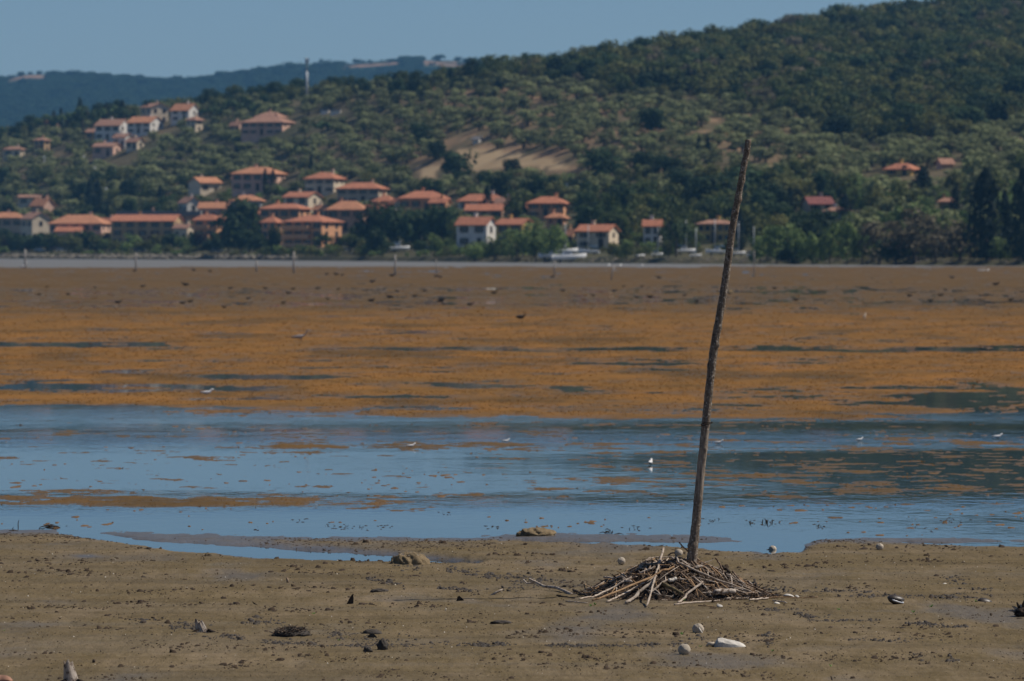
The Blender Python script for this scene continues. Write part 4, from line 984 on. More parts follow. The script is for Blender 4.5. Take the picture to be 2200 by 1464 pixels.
# ---- rocks along the far left shore
M['rock'] = simple('pale_rock', (0.25, 0.215, 0.165), 0.95, 0.35, 0.6)
rv = []; rf = []
for i in range(1500):
    uu = rs.uniform(-500, 640) if rs.rand() < 0.75 else rs.uniform(1000, 2400); tt_ = rs.uniform(-0.8, 4.5)
    y0 = float(shoreD(uu)) + tt_; x0 = (uu - CX) / F * y0; z0 = max(tz(x0, y0), -0.1)
    s = rs.uniform(0.25, 0.75) * (1.0 if uu < 640 else 0.45); b = len(rv)
    dirs = np.array([(1,0,0),(-1,0,0),(0,1,0),(0,-1,0),(0,0,1),(0,0,-1)]) * rs.uniform(0.6, 1.3, (6, 1)) * np.array([1.3, 1, 0.7]) * s
    a = rs.rand() * 6.28; ca, sa = math.cos(a), math.sin(a)
    for d in dirs: rv.append((x0 + d[0]*ca - d[1]*sa, y0 + d[0]*sa + d[1]*ca, z0 + d[2] + 0.1))
    rf += [(b+0,b+2,b+4),(b+2,b+1,b+4),(b+1,b+3,b+4),(b+3,b+0,b+4),(b+2,b+0,b+5),(b+1,b+2,b+5),(b+3,b+1,b+5),(b+0,b+3,b+5)]
obj('shore_rocks', mesh_from('shore_rocks', rv, rf, False, [M['rock']]), kind='stuff', label='pale rocks banked along the far left waterline')

# ================================================================== FOREGROUND
def gz(x, y): return float(lakebed(np.array([float(x)]), np.array([float(y)]))[0][0])
def gp(u, v):
    p = gpt(u, v); p = gpt(u, v, gz(p.x, p.y)); return p
def px_m(y): return y / F
def wood(name, c1, c2, dark, rough=0.9, sc=6.0, stretch=(9, 9, 1.2), bumpd=0.006):
    m, nt, n, l, b = nodes(name)
    mp = N(nt, 'ShaderNodeMapping'); mp.inputs['Scale'].default_value = stretch; l.new(objc(nt), mp.inputs[0])
    f = noise(nt, sc, 6, mp.outputs[0], 0.65); g = noise(nt, sc*5, 4, objc(nt))
    c = mix(nt, ramp(nt, f, [(0.36, 0), (0.62, 1)]), c1, c2)
    c = mix(nt, ramp(nt, g, [(0.50, 0), (0.64, 1)]), c, dark)
    c = mix(nt, math_n(nt, 'MULTIPLY', rnd(nt), 0.45), c, tuple(k*0.5 for k in c1))
    l.new(c, b.inputs['Base Color']); b.inputs['Roughness'].default_value = rough; b.inputs['Specular IOR Level'].default_value = 0.2
    bump(nt, b, math_n(nt, 'ADD', f, math_n(nt, 'MULTIPLY', g, 0.5)), 0.8, bumpd)
    return m
M['reed'] = wood('pale_reed', (0.46, 0.37, 0.29), (0.66, 0.56, 0.46), (0.24, 0.17, 0.12))
M['reed_tan'] = wood('tan_reed', (0.38, 0.23, 0.12), (0.52, 0.35, 0.20), (0.20, 0.11, 0.06))
M['twig'] = wood('brown_twig', (0.20, 0.135, 0.09), (0.38, 0.28, 0.20), (0.08, 0.05, 0.035))
M['darkwood'] = wood('dark_wood', (0.035, 0.026, 0.02), (0.09, 0.065, 0.048), (0.02, 0.015, 0.012))
M['mosswood'] = wood('mossy_wood', (0.11, 0.085, 0.045), (0.19, 0.15, 0.08), (0.05, 0.035, 0.02))
M['driftwood'] = wood('weathered_wood', (0.36, 0.29, 0.23), (0.60, 0.52, 0.44), (0.10, 0.065, 0.045), stretch=(7, 7, 0.8))
M['crust'] = simple('pale_crust', (0.50, 0.43, 0.34), 0.95, 0.35, 22, 0.004)
M['stone'] = simple('pale_stone', (0.58, 0.54, 0.48), 0.9, 0.35, 14, 0.004)
M['bone'] = simple('bleached_shell', (0.72, 0.66, 0.56), 0.7, 0.2, 12)
M['shell'] = simple('mussel_shell', (0.060, 0.046, 0.036), 0.45, 0.55, 9, 0.002, spec=0.5)
M['nacre'] = simple('shell_lip', (0.68, 0.70, 0.74), 0.35, 0.15, 9, spec=0.5)
M['clod'] = simple('dark_mud', (0.060, 0.050, 0.042), 0.85, 0.45, 18, 0.006)
M['weed'] = simple('dry_weed', (0.048, 0.031, 0.018), 0.95, 0.5, 9)
M['moundm'] = simple('mound_soil', (0.21, 0.155, 0.088), 0.95, 0.40, 16, 0.01)
M['sprout'] = simple('sprout', (0.12, 0.26, 0.045), 0.7, 0.3, 8)
M['litter'] = simple('rotted_litter', (0.045, 0.030, 0.021), 0.95, 0.5, 14, 0.01)

# ---- the stake
def stake():
    path = [(1609, 300), (1600, 350), (1590, 402), (1579, 460), (1572, 500), (1566, 550), (1556, 620), (1546, 680), (1535, 738), (1529, 790), (1521, 860), (1516, 915), (1511, 962), (1506, 1010), (1501, 1060), (1495, 1125), (1491, 1165), (1486, 1200), (1481, 1282), (1480, 1300)]
    base = gp(1481, 1282); D0 = base.y + 0.05
    pts = [at(u, v, D0) for u, v in path]
    # fine path
    P = []; n = 260
    vv = np.linspace(300, 1300, n); uu = np.interp(vv, [q[1] for q in path], [q[0] for q in path])
    uu = np.convolve(np.pad(uu, 6, 'edge'), np.ones(13)/13, 'valid')
    lean = lambda v: (v - 300) / 1000.0
    rad = np.interp(vv, [300, 420, 560, 720, 860, 1000, 1120, 1190, 1300], [6.4, 7.2, 8.0, 8.6, 8.8, 9.0, 9.4, 11.0, 12.0]) * D0 / F
    knots = [(390, 1.5), (352, 1.0), (430, 2.6), (455, 2.2), (494, 1.4), (600, 1.3), (706, 1.6), (742, 3.0), (760, 2.6), (785, 2.0), (845, 1.3), (912, 1.8), (965, 1.4), (1075, 1.2), (1120, 1.6), (1172, 3.0)]
    rng = np.random.RandomState(4); V = []; S = 20
    ph = rng.rand(len(knots)) * 6.28
    nz = np.stack([fbm(vv, np.full(n, k*7.0), 18, 4, 77 + k) for k in range(S)], 1)
    for i in range(n):
        c = at(uu[i], vv[i], D0)
        for k in range(S):
            a = 2*math.pi*k/S; r = rad[i] * (1 + 0.13*nz[i, k])
            for (kv, ks), pp in zip(knots, ph):
                r += ks * D0/F * math.exp(-((vv[i]-kv)/5.5)**2) * max(0.0, 0.35 + 0.65*math.cos(a-pp))
            V.append((c.x - base.x + math.cos(a)*r, c.y - base.y + math.sin(a)*r, c.z - base.z))
    f = [(i*S+k, (i+1)*S+k, (i+1)*S+(k+1) % S, i*S+(k+1) % S) for i in range(n-1) for k in range(S)] + [tuple(range(S)), tuple((n-1)*S+k for k in range(S-1, -1, -1))]
    m, nt, nn, l, b = nodes('stake_bark')
    oc = objc(nt); mp = N(nt, 'ShaderNodeMapping'); mp.inputs['Scale'].default_value = (14, 14, 2.2); l.new(oc, mp.inputs[0])
    fib = noise(nt, 4.5, 7, mp.outputs[0], 0.7); fl = noise(nt, 55, 4, oc); big = noise(nt, 3.2, 4, oc)
    c = mix(nt, ramp(nt, fib, [(0.34, 0), (0.66, 1)]), (0.080, 0.061, 0.046), (0.290, 0.230, 0.175))
    c = mix(nt, ramp(nt, fl, [(0.56, 0), (0.66, 1)]), c, (0.50, 0.44, 0.37))
    c = mix(nt, ramp(nt, fl, [(0.30, 1), (0.42, 0)]), c, (0.020, 0.014, 0.010))
    sx = N(nt, 'ShaderNodeSeparateXYZ'); l.new(oc, sx.inputs[0])
    z = math_n(nt, 'DIVIDE', sx.outputs[2], 3.7)
    bare = ramp(nt, math_n(nt, 'ADD', z, math_n(nt, 'MULTIPLY', math_n(nt, 'SUBTRACT', big, 0.5), 0.16)), [(0.0, 0.0), (0.20, 0.15), (0.245, 0.85), (0.315, 0.8), (0.36, 0.0), (0.96, 0.0), (0.995, 0.65)])
    c = mix(nt, bare, c, mix(nt, ramp(nt, fib, [(0.34, 0), (0.6, 1)]), (0.16, 0.12, 0.09), (0.42, 0.35, 0.28)))
    l.new(c, b.inputs['Base Color']); b.inputs['Roughness'].default_value = 0.9; b.inputs['Specular IOR Level'].default_value = 0.2
    bump(nt, b, math_n(nt, 'ADD', fib, math_n(nt, 'MULTIPLY', fl, 0.6)), 0.9, 0.008)
    e = obj('wooden_stake', mesh_from('wooden_stake', V, f, True, [m]), None, base, None, 'tall leaning rough-barked stake driven in beside the heap of sticks', 'stake')
    c = at(1516.5, 912, D0); rr = 10.6 * D0/F
    mb = MB()
    for q in range(2):
        mb.tube([(c.x-base.x+math.cos(a)*rr, math.sin(a)*rr*1.02, c.z-base.z + 0.006*q + 0.012*math.cos(a+q)) for a in np.linspace(0, 6.283, 25)], 0.0035, 6)
    mb.tube([(c.x-base.x+rr, -0.01, c.z-base.z+0.012), (c.x-base.x+rr*1.25, -0.015, c.z-base.z+0.02)], [0.007, 0.005], 6)
    obj('wire_loop', mb.mesh('wire_loop', [M['darkwood']], True), e, label='dark wire twisted round the stake')
stake()

# ---- the heap of sticks at its foot
HC = gp(1445, 1281)
def heap(x, y):
    dx = (x - HC.x); dy = (y - HC.y)
    r = np.sqrt((dx / np.where(dx < 0, 0.70, 0.78)) ** 2 + (dy / 0.62) ** 2)
    return 0.262 * np.clip(1.28 * (1 - r), 0, 1.0) ** 0.85 * (1 + 0.25 * fbm(x, y, 0.16, 3, 5))
def glev(x, y): return lakebed(np.asarray(x, float), np.asarray(y, float))[0]
def on_heap(u, v, lift=0.0):
    D = np.arange(HC.y - 1.8, HC.y + 1.8, 0.01); dy = (CY - v) / F; s = D / (cp + dy * sp)
    x = (u - CX) / F * s; z = CAMH + s * (-sp + dy * cp)
    g = heap(x, D); g = glev(x, D) + np.where(g < 0.01, 0.006, g + lift)
    k = np.nonzero(z <= g)[0]
    i = k[0] if len(k) else int(np.argmin(np.where(np.abs(D - HC.y) < 0.5, z - g, 9)))
    return Vector((float(x[i]), float(D[i]), float(z[i])))
gxx, gyy = np.meshgrid(np.linspace(-1.0, 1.05, 130), np.linspace(-0.75, 0.8, 80))
hzv = heap(gxx + HC.x, gyy + HC.y) + 0.03 * (heap(gxx + HC.x, gyy + HC.y) > 0) * (0.6 + fbm(gxx, gyy, 0.05, 3, 9)) - 0.02
gi_ = np.arange(gxx.size).reshape(gxx.shape); hq = np.stack([gi_[:-1, :-1], gi_[:-1, 1:], gi_[1:, 1:], gi_[1:, :-1]], -1)
hsel = np.maximum.reduce([hzv[:-1, :-1], hzv[1:, 1:], hzv[:-1, 1:], hzv[1:, :-1]]) > -0.015
hV = np.stack([gxx.ravel(), gyy.ravel(), hzv.ravel() + 0.03], -1); hf = hq[hsel]; used, inv = np.unique(hf.ravel(), return_inverse=True)
mound = obj('debris_mound', mesh_from('debris_mound', hV[used], inv.reshape(-1, 4), True, [M['litter']]), None, (HC.x, HC.y, gz(HC.x, HC.y) - 0.03), None, 'dark mound of rotted reed litter at the foot of the stake', 'mound')
rs2 = np.random.RandomState(12)
tv = []; tf = []; tm_ = []
def twig3(p, q, r, mi):
    p = np.array(p); q = np.array(q); d = q - p; L = np.linalg.norm(d); d /= L + 1e-9
    a = np.cross(d, (0.3, 0.5, 0.8)); a /= np.linalg.norm(a); b = np.cross(d, a); base = len(tv)
    mid = (p + q) / 2 + rs2.normal(size=3) * L * 0.06
    for c, rr in ((p, r), (mid, r), (q, r * 0.6)):
        for k in range(3):
            th = 2.094 * k; tv.append(tuple(c + (a*math.cos(th) + b*math.sin(th)) * rr))
    for s in (0, 3):
        for k in range(3):
            tf.append((base+s+k, base+s+(k+1) % 3, base+s+3+(k+1) % 3, base+s+3+k)); tm_.append(mi)
for i in range(2600):
    a = rs2.rand() * 6.283; r = math.sqrt(rs2.rand()) * 1.02
    x = HC.x + math.cos(a) * r * (0.72 if math.cos(a) < 0 else 0.84); y = HC.y + math.sin(a) * r * 0.66
    h = float(heap(np.array([x]), np.array([y]))[0]); z = max(h, 0.0) + 0.022 + rs2.rand() * 0.02
    L = rs2.uniform(0.02, 0.10) * (1.6 if rs2.rand() < 0.12 else 1); th = rs2.rand() * 6.283; dz = rs2.normal() * 0.35 * L
    dx, dy = math.cos(th) * L/2, math.sin(th) * L/2
    h1 = float(heap(np.array([x+dx]), np.array([y+dy]))[0]); h0 = float(heap(np.array([x-dx]), np.array([y-dy]))[0])
    twig3((x-dx-HC.x, y-dy-HC.y, max(z-dz*0.5, h0+0.02)), (x+dx-HC.x, y+dy-HC.y, max(z+dz*0.5, h1+0.02)), rs2.uniform(0.0012, 0.0042), rs2.choice([0, 0, 0, 1, 1, 2, 3]))
obj('twig_litter', mesh_from('twig_litter', tv, tf, False, [M['twig'], M['darkwood'], M['reed'], M['reed_tan']], tm_), mound, kind='stuff')

def stick(pts, wpx, mat, label, group=None, name='stick', z0=None, ends=None, nodes_=True, seed=0):
    rg = random.Random(seed + 31)
    W3 = []
    for i, q in enumerate(pts):
        if len(q) == 3: W3.append(at(q[0], q[1], q[2]))
        else: W3.append(on_heap(q[0], q[1], 0.035))
    n = max(8, 5 * len(W3)); out = []
    for i in range(n + 1):
        t = i / n * (len(W3) - 1); k = min(int(t), len(W3) - 2); f = t - k; p = W3[k].lerp(W3[k+1], f)
        g = float(heap(np.array([p.x]), np.array([p.y]))[0])
        p.z = max(p.z, float(glev([p.x], [p.y])[0]) + (g + 0.024 if g > 0.01 else 0.004) + wpx * 0.5 * HC.y / F)
        out.append(p + Vector((rg.uniform(-1, 1), rg.uniform(-1, 1), rg.uniform(-1, 1))) * 0.0022)
    r0 = wpx * 0.54 * HC.y / F; ra = []
    for i in range(n + 1):
        t = i / n; r = r0 * (1.0 - 0.22 * t) * rg.uniform(0.94, 1.06)
        if nodes_ and i % 5 == 3: r *= 1.22
        ra.append(r)
    o = out[0].copy()
    mb = MB().tube([p - o for p in out], ra, 7)
    return obj(name, mb.mesh(name, [M[mat]], True), None, o, None, label, 'stick', group)
G = 'sticks heaped at the foot of the stake'
S_ = [
 ([(1426, 1178), (1407, 1243), (1389, 1304)], 4.6, 'reed', 'upright grey stick crossing the front of the heap, tallest in it'),
 ([(1419, 1196), (1413.5, 1212)], 2.4, 'reed', 'short thin stick just left of the tallest upright stick'),
 ([(1448, 1219), (1400, 1241), (1272, 1292)], 5.0, 'reed_tan', 'longest brown stick sloping down to the left of the heap'),
 ([(1411, 1238), (1350, 1271), (1304, 1294)], 4.0, 'reed', 'jointed reed sloping left just under the longest brown stick'),
 ([(1357, 1241), (1310, 1266), (1269, 1286)], 4.2, 'reed', 'grey stick on the far left slope of the heap'),
 ([(1407, 1247), (1370, 1278), (1345, 1297)], 7.2, 'driftwood', 'thickest pale pole leaning left of the tallest upright stick'),
 ([(1433, 1247), (1413, 1262), (1395, 1276)], 4.4, 'reed', 'pale stick end sloping behind the tallest upright stick'),
 ([(1422, 1256), (1445, 1266), (1468, 1281)], 8.0, 'mosswood', 'thick mossy brown branch low at the front of the heap'),
 ([(1298, 1240), (1316, 1242.5), (1344, 1245)], 4.0, 'reed', 'knobbly stick sticking out to the left of the heap'),
 ([(1347, 1233), (1375, 1235), (1400, 1236)], 3.0, 'reed_tan', 'straight tan stick lying level left of the upright stick'),
 ([(1334, 1233), (1347, 1241)], 3.0, 'reed', 'short stub pointing up at the left shoulder of the heap'),
 ([(1402, 1214.5), (1446, 1214)], 2.6, 'reed_tan', 'level orange-tan stick crossing behind the tallest upright stick'),
 ([(1375, 1232), (1399, 1222)], 4.2, 'reed', 'short pale stick rising right on the upper left slope'),
 ([(1257, 1256), (1272, 1266), (1295, 1271)], 2.2, 'reed_tan', 'thin curved pale twig left of the heap'),
 ([(1245, 1287), (1275, 1283), (1306, 1276)], 2.8, 'reed', 'low stick lying flat at the left foot of the heap'),
 ([(1423, 1206), (1478, 1204)], 3.0, 'twig', 'brown stick lying level near the top of the heap'),
 ([(1387, 1204), (1405, 1198), (1441, 1197), (1466, 1198)], 2.4, 'reed', 'thin bowed twig arching over the very top of the heap'),
 ([(1388, 1210), (1375, 1215), (1374, 1220), (1382, 1222)], 3.4, 'driftwood', 'pale curled root hooked on the upper left of the heap'),
 ([(1338, 1247.5), (1358, 1252)], 6.0, 'reed', 'short stout grey piece on the left slope'),
 ([(1437, 1250), (1453, 1244)], 7.6, 'bone', 'stubby white-ended chunk at the centre of the heap'),
 ([(1441.5, 1197), (1460, 1211), (1540, 1246), (1619, 1280)], 4.2, 'reed', 'longest stick sloping down to the right across the heap'),
 ([(1510, 1252), (1473, 1283), (1457, 1296)], 5.0, 'reed', 'pale stick leaning left at the front right of the heap'),
 ([(1449, 1300.5), (1500, 1295), (1546, 1291)], 3.4, 'reed', 'pale stick lying flat along the front edge of the heap'),
 ([(1508, 1274), (1540, 1273), (1579, 1273)], 2.8, 'reed', 'thin grey stick lying level low on the right of the heap'),
 ([(1536, 1281), (1579, 1282)], 12.0, 'driftwood', 'short thick log at the lower right of the heap'),
 ([(1560, 1288), (1608, 1286)], 3.6, 'reed', 'pale stick below the short thick log'),
 ([(1635, 1285.5), (1700, 1284.8), (1757, 1284)], 2.2, 'reed_tan', 'long thin straw-coloured stick lying far out to the right'),
 ([(1560, 1234), (1580, 1244), (1602, 1256)], 3.4, 'reed', 'stick on the upper right slope pointing right'),
 ([(1574, 1228), (1590, 1248)], 4.0, 'twig', 'brown stick outermost on the right shoulder of the heap'),
 ([(1551, 1217), (1568, 1231)], 7.0, 'darkwood', 'dark bent chunk on the right shoulder of the heap'),
 ([(1494, 1223), (1509, 1217)], 7.0, 'driftwood', 'short pale chunk right of the stake foot'),
 ([(1512, 1256), (1536, 1258)], 2.6, 'reed_tan', 'short tan stick right of the front leaning stick'),
 ([(1621, 1248), (1626, 1267)], 5.0, 'darkwood', 'dark upright shard at the right end of the heap'),
 ([(1607, 1249), (1616, 1256)], 4.2, 'driftwood', 'small pale piece left of the dark upright shard'),
 ([(1577, 1266), (1604, 1283)], 4.0, 'reed', 'stick sloping right above the short thick log'),
 ([(1395, 1262), (1420, 1285)], 3.0, 'reed', 'thin stick sloping right under the tallest upright stick'),
 ([(1370, 1222), (1380, 1240)], 2.6, 'twig', 'small brown twig under the curled root'),
]
for i, (p, w, m, l) in enumerate(S_): stick(p, w, m, l, G, seed=i)
def air_stick(pts, wpx, mat, label, D, seed=0, taper=0.3):
    rg = random.Random(seed); W3 = [at(u, v, d) for (u, v), d in zip(pts, D)]; o = W3[0].copy(); n = 6 * len(W3); out = []; ra = []
    for i in range(n + 1):
        t = i / n * (len(W3) - 1); k = min(int(t), len(W3) - 2); out.append(W3[k].lerp(W3[k+1], t - k) - o + Vector((rg.uniform(-1, 1), rg.uniform(-1, 1), rg.uniform(-1, 1))) * 0.002)
        ra.append(wpx * 0.5 * HC.y / F * (1 - taper * i / n) * rg.uniform(0.9, 1.1))
    return obj('stick', MB().tube(out, ra, 7).mesh('stick', [M[mat]], True), None, o, None, label, 'stick', G)
air_stick([(1502, 1204), (1480, 1187), (1467, 1175), (1459, 1166)], 4.2, 'twig', 'thin dark stick slanting up across the foot of the stake', [HC.y - 0.05, HC.y - 0.10, HC.y - 0.12, HC.y - 0.14], 1)
air_stick([(1557, 1244), (1553, 1228), (1546, 1212), (1537, 1198.5)], 5.0, 'twig', 'crooked dark stick poking up from the right shoulder of the heap', [HC.y - 0.15, HC.y - 0.12, HC.y - 0.1, HC.y - 0.08], 2)
air_stick([(1334, 1252), (1333.5, 1240), (1333, 1230)], 2.2, 'darkwood', 'tiny dark upright twig at the left shoulder of the heap', [HC.y - 0.2, HC.y - 0.19, HC.y - 0.19], 3)
rs3 = np.random.RandomState(21)
for i in range(170):
    a = rs3.rand() * 6.283; r = 0.15 + 0.8 * rs3.rand(); x = HC.x + math.cos(a) * r * 0.74; y = HC.y - abs(math.sin(a)) * r * 0.6 * (1 if rs3.rand() < 0.85 else -1)
    L = rs3.uniform(0.10, 0.32); th = math.atan2((y - HC.y) / 0.62, (x - HC.x) / 0.74) + rs3.normal() * 0.7
    q = []
    for s in (-0.5, 0, 0.5):
        xx_, yy_ = x + math.cos(th) * L * s, y + math.sin(th) * L * s
        q.append(Vector((xx_ + rs3.normal()*0.006, yy_, max(float(heap(np.array([xx_]), np.array([yy_]))[0]), 0) + gz(HC.x, HC.y) + 0.012 + rs3.rand() * 0.012)))
    q[1].z = max(q[1].z, (q[0].z + q[2].z) / 2)
    rr = rs3.uniform(0.0026, 0.0068); o = q[0].copy()
    obj('stick', MB().tube([p - o for p in q], [rr, rr*1.05, rr*0.75], 6).mesh('stick', [M[rs3.choice(['reed', 'reed', 'twig', 'reed_tan', 'twig'])]], True), None, o, None, 'short broken stick tangled in the ' + ('front ' if y < HC.y - 0.2 else ('back ' if y > HC.y + 0.1 else 'middle ')) + ('left slope' if x < HC.x - 0.18 else ('right slope' if x > HC.x + 0.22 else 'centre')) + ' of the heap', 'stick', G)
for i, (a, c, w, m, l) in enumerate([((1196, 1281), (1236, 1286), 3.0, 'darkwood', 'dark root end lying between the forked branch and the heap'), ((1216, 1292), (1262, 1297), 2.4, 'reed', 'loose pale stick left of the heap foot'), ((1660, 1291), (1690, 1296), 3.0, 'reed', 'loose pale stick right of the heap foot'),
        ((1610, 1291), (1652, 1285), 3.6, 'reed', 'pale stick end at the right foot of the heap'), ((1600, 1278), (1648, 1287), 4.0, 'twig', 'brown stick sloping off the right end of the heap'), ((1500, 1301), (1532, 1304), 2.2, 'reed_tan', 'thin tan stick on the mud before the heap'), ((1232, 1270), (1262, 1283), 5.0, 'darkwood', 'dark thick root at the left foot of the heap')]):
    stick([a, ((a[0]+c[0])/2, (a[1]+c[1])/2), c], w, m, l, G, seed=70 + i)
# forked branch lying left of the heap
def forked():
    d_ = gp(1228, 1279).y; D = [d_ + 0.9, d_ + 0.75, d_ + 0.6, d_ + 0.35, d_ - 0.02]
    main = [at(1136, 1244, D[0]), at(1150, 1250, D[0]), at(1168, 1260, D[1]), at(1195, 1262.5, D[2]), at(1213, 1270, D[3]), at(1228, 1278, D[4])]
    fork = [at(1150, 1249, D[0]), at(1142, 1253, d_ + 0.92), at(1132, 1254, d_ + 0.94), at(1124, 1245.5, d_ + 0.96)]
    o = main[-1].copy(); mb = MB()
    def fine(P):
        out = []
        for i in range(len(P) - 1):
            for t in (0, 0.33, 0.66): out.append(P[i].lerp(P[i+1], t))
        return out + [P[-1]]
    a = fine(main); b = fine(fork); k = HC.y / F; rg = random.Random(2)
    mb.tube([p - o for p in a], [(2.0 + 2.0 * i / len(a)) * k * rg.uniform(0.85, 1.2) for i in range(len(a))], 8)
    mb.tube([p - o for p in b], [(2.4 - 0.8 * i / len(b)) * k * rg.uniform(0.85, 1.2) for i in range(len(b))], 8)
    obj('forked_branch', mb.mesh('forked_branch', [M['driftwood']], True), None, o, None, 'bleached forked branch reaching left out of the heap', 'branch')
forked()

def lump(name, p, sx, sy, sz, mat, label, cat, group=None, seed=0, sink=0.2, rough=0.16, freq=3.0, rz=0.0, nu=22, nv=14, flat=False, parts=None):
    V = []; rg = np.random.RandomState(seed); off = rg.rand(3) * 50
    th = np.linspace(0, np.pi, nv + 1); ph = np.arange(nu) / nu * 2 * np.pi
    T, Pp = np.meshgrid(th, ph, indexing='ij'); X = np.sin(T) * np.cos(Pp); Y = np.sin(T) * np.sin(Pp); Z = np.cos(T)
    d = 1 + rough * (fbm(X * freq + off[0] + Z * 1.7, Y * freq + off[1] - Z * 2.3, 1.0, 4, seed) * 1.6)
    V = np.stack([X * d * sx, Y * d * sy, Z * d * sz + sz * (1 - 2 * sink)], -1).reshape(-1, 3)
    f = [(i*nu+k, (i+1)*nu+k, (i+1)*nu+(k+1) % nu, i*nu+(k+1) % nu) for i in range(nv) for k in range(nu)]
    return obj(name, mesh_from(name, V.tolist(), f, not flat, [M[mat]]), None, p, rz, label, cat, group)
for i, (u, vb, d, lab) in enumerate([(1335, 1214, 17, 'pale crusted ball on the mud left of the heap top'), (1458, 1197, 18, 'pale round ball showing just left of the stake foot'), (1660, 1189, 17, 'pale ball trailing weed at the water edge right of the stake'),
                                     (1890, 1183, 16, 'small pale ball with a broken top, farthest right'), (1500, 1363, 25, 'cracked pale ball with a splinter in front, upper of two before the heap'), (1470, 1408, 27, 'smooth pale ball half sunk in mud, nearest to the viewer')]):
    p = gp(u, vb - 2); r = d * 0.5 * p.y / F
    o = lump('crusted_ball', p, r, r, r * 0.95, 'crust', lab, 'ball', 'pale round balls on the mud', 40 + i, 0.12, 0.10 if i in (1, 5) else 0.16, 2.6)
    if i == 4: obj('splinter', MB().tube([(r*0.1, -r*0.85, r*1.0), (r*0.75, -r*1.25, -r*0.05)], [r*0.14, r*0.10], 6).mesh('splinter', [M['bone']], True), o)
    if i == 2: obj('weed_tail', MB().tube([(-r*0.8, -r*0.2, r*0.6), (-r*2.0, -r*0.4, r*0.25), (-r*4.2, -r*0.3, r*0.08)], [r*0.3, r*0.35, r*0.1], 7).mesh('weed_tail', [M['weed']], True), o)
    if i == 1: obj('stalk', MB().tube([(-r*0.7, 0, r*0.9), (-r*1.8, -0.02, r*0.7), (-r*2.7, -0.02, r*0.1)], [r*0.22, r*0.2, r*0.16], 6).mesh('stalk', [M['darkwood']], True), o)
# pale slab
p = gp(1567, 1390); k = p.y / F
V = []; prof = [(-33, 3, 7), (-29, 15, 9), (-24, 20.5, 11), (-15, 20, 12), (-2, 17, 12), (12, 13.5, 12), (22, 11.5, 11), (30, 8, 9), (35, 3, 5)]
rg = np.random.RandomState(3); nn_ = 9
for (x, h, d) in prof:
    for j in range(nn_):
        a = math.pi * j / (nn_ - 1); V.append(((x + rg.normal()*0.6) * k, math.cos(a) * d * 2.2 * k, (math.sin(a) ** 0.6 * h + rg.normal()*0.7 - 1.5) * k))
f = [(i*nn_+j, (i+1)*nn_+j, (i+1)*nn_+j+1, i*nn_+j+1) for i in range(len(prof)-1) for j in range(nn_-1)] + [tuple(range(nn_)), tuple((len(prof)-1)*nn_+j for j in range(nn_-1, -1, -1))]
o = obj('pale_slab', mesh_from('pale_slab', V, f, False, [M['stone']]), None, p, None, 'wedge-shaped pale slab lying in the mud at lower right', 'slab')
obj('side_chip', MB().tube([(-33*k, -4*k, 6*k), (-44*k, -5*k, 7*k), (-50*k, -5*k, 2*k)], [5*k, 4.5*k, 2*k], 7).mesh('side_chip', [M['crust']], True), o)
# mussel and shells
def mussel(u, vb, L, label, rz=0.0, tilt=0.0):
    p = gp(u, vb); k = p.y / F; L = L * k
    e = obj('mussel_shell', None, None, p, rz, label, 'shell')
    nu, nv = 20, 10
    for side, z0 in ((1, 0.30), (-1, 0.27)):
        V = []
        for i in range(nv + 1):
            t = math.pi/2 * i / nv
            for q in range(nu):
                a = 2*math.pi*q/nu; egg = 1 + 0.22*math.cos(a)
                V.append((math.cos(a)*math.sin(t)*L*0.5*egg, math.sin(a)*math.sin(t)*L*0.30, (z0 + side*(0.02 + 0.22*math.cos(t)))*L + 0.10*L*math.cos(a)*math.sin(t)*(1 if side > 0 else -1)*0.6))
        f = [(i*nu+q, (i+1)*nu+q, (i+1)*nu+(q+1) % nu, i*nu+(q+1) % nu) for i in range(nv) for q in range(nu)]
        obj('valve', mesh_from('valve', V, f if side > 0 else [x[::-1] for x in f], True, [M['shell']]), e)
    pts = [(math.cos(a)*L*0.47*(1+0.22*math.cos(a)), math.sin(a)*L*0.285, 0.285*L - 0.04*L*math.cos(a)) for a in np.linspace(-1.9, 0.9, 14)]
    obj('lip', MB().tube(pts, L*0.045, 6).mesh('lip', [M['nacre']], True), e)
    e.rotation_euler = (R(12), R(16), rz)
    return e
mussel(1917, 1298, 38, 'large dark open mussel shell right of the heap', 0.15)
def half_shell(u, vb, L, label, mat='bone', rz=0.0, tilt=25):
    p = gp(u, vb); L = L * p.y / F; V = []; nu, nv = 16, 6
    for q in (1.0, 0.93):
        for i in range(nv + 1):
            t = math.pi/2 * i / nv
            for j in range(nu):
                a = 2*math.pi*j/nu; V.append((math.cos(a)*math.sin(t)*L*0.5*q*(1+0.2*math.cos(a)), math.sin(a)*math.sin(t)*L*0.33*q, math.cos(t)*L*0.26*q))
    m_ = (nv+1)*nu
    f = [(i*nu+j, (i+1)*nu+j, (i+1)*nu+(j+1) % nu, i*nu+(j+1) % nu) for i in range(nv) for j in range(nu)]
    f += [tuple(m_ + x for x in q[::-1]) for q in f] + [(nv*nu+j, m_+nv*nu+j, m_+nv*nu+(j+1) % nu, nv*nu+(j+1) % nu) for j in range(nu)]
    o = obj('broken_shell', mesh_from('broken_shell', V, f, True, [M[mat]]), None, p, None, label, 'shell'); o.rotation_euler = (R(tilt), R(8), rz)
half_shell(1692, 1283, 26, 'pale broken shell lying behind the long straw-coloured stick', 'stone', 0.2, -20)
half_shell(1712, 1283, 16, 'smaller shell fragment right of the pale broken shell', 'stone', 1.2, 35)
half_shell(2113, 1294, 34, 'dark empty shell lying near the right edge', 'shell', 0.1, 20)
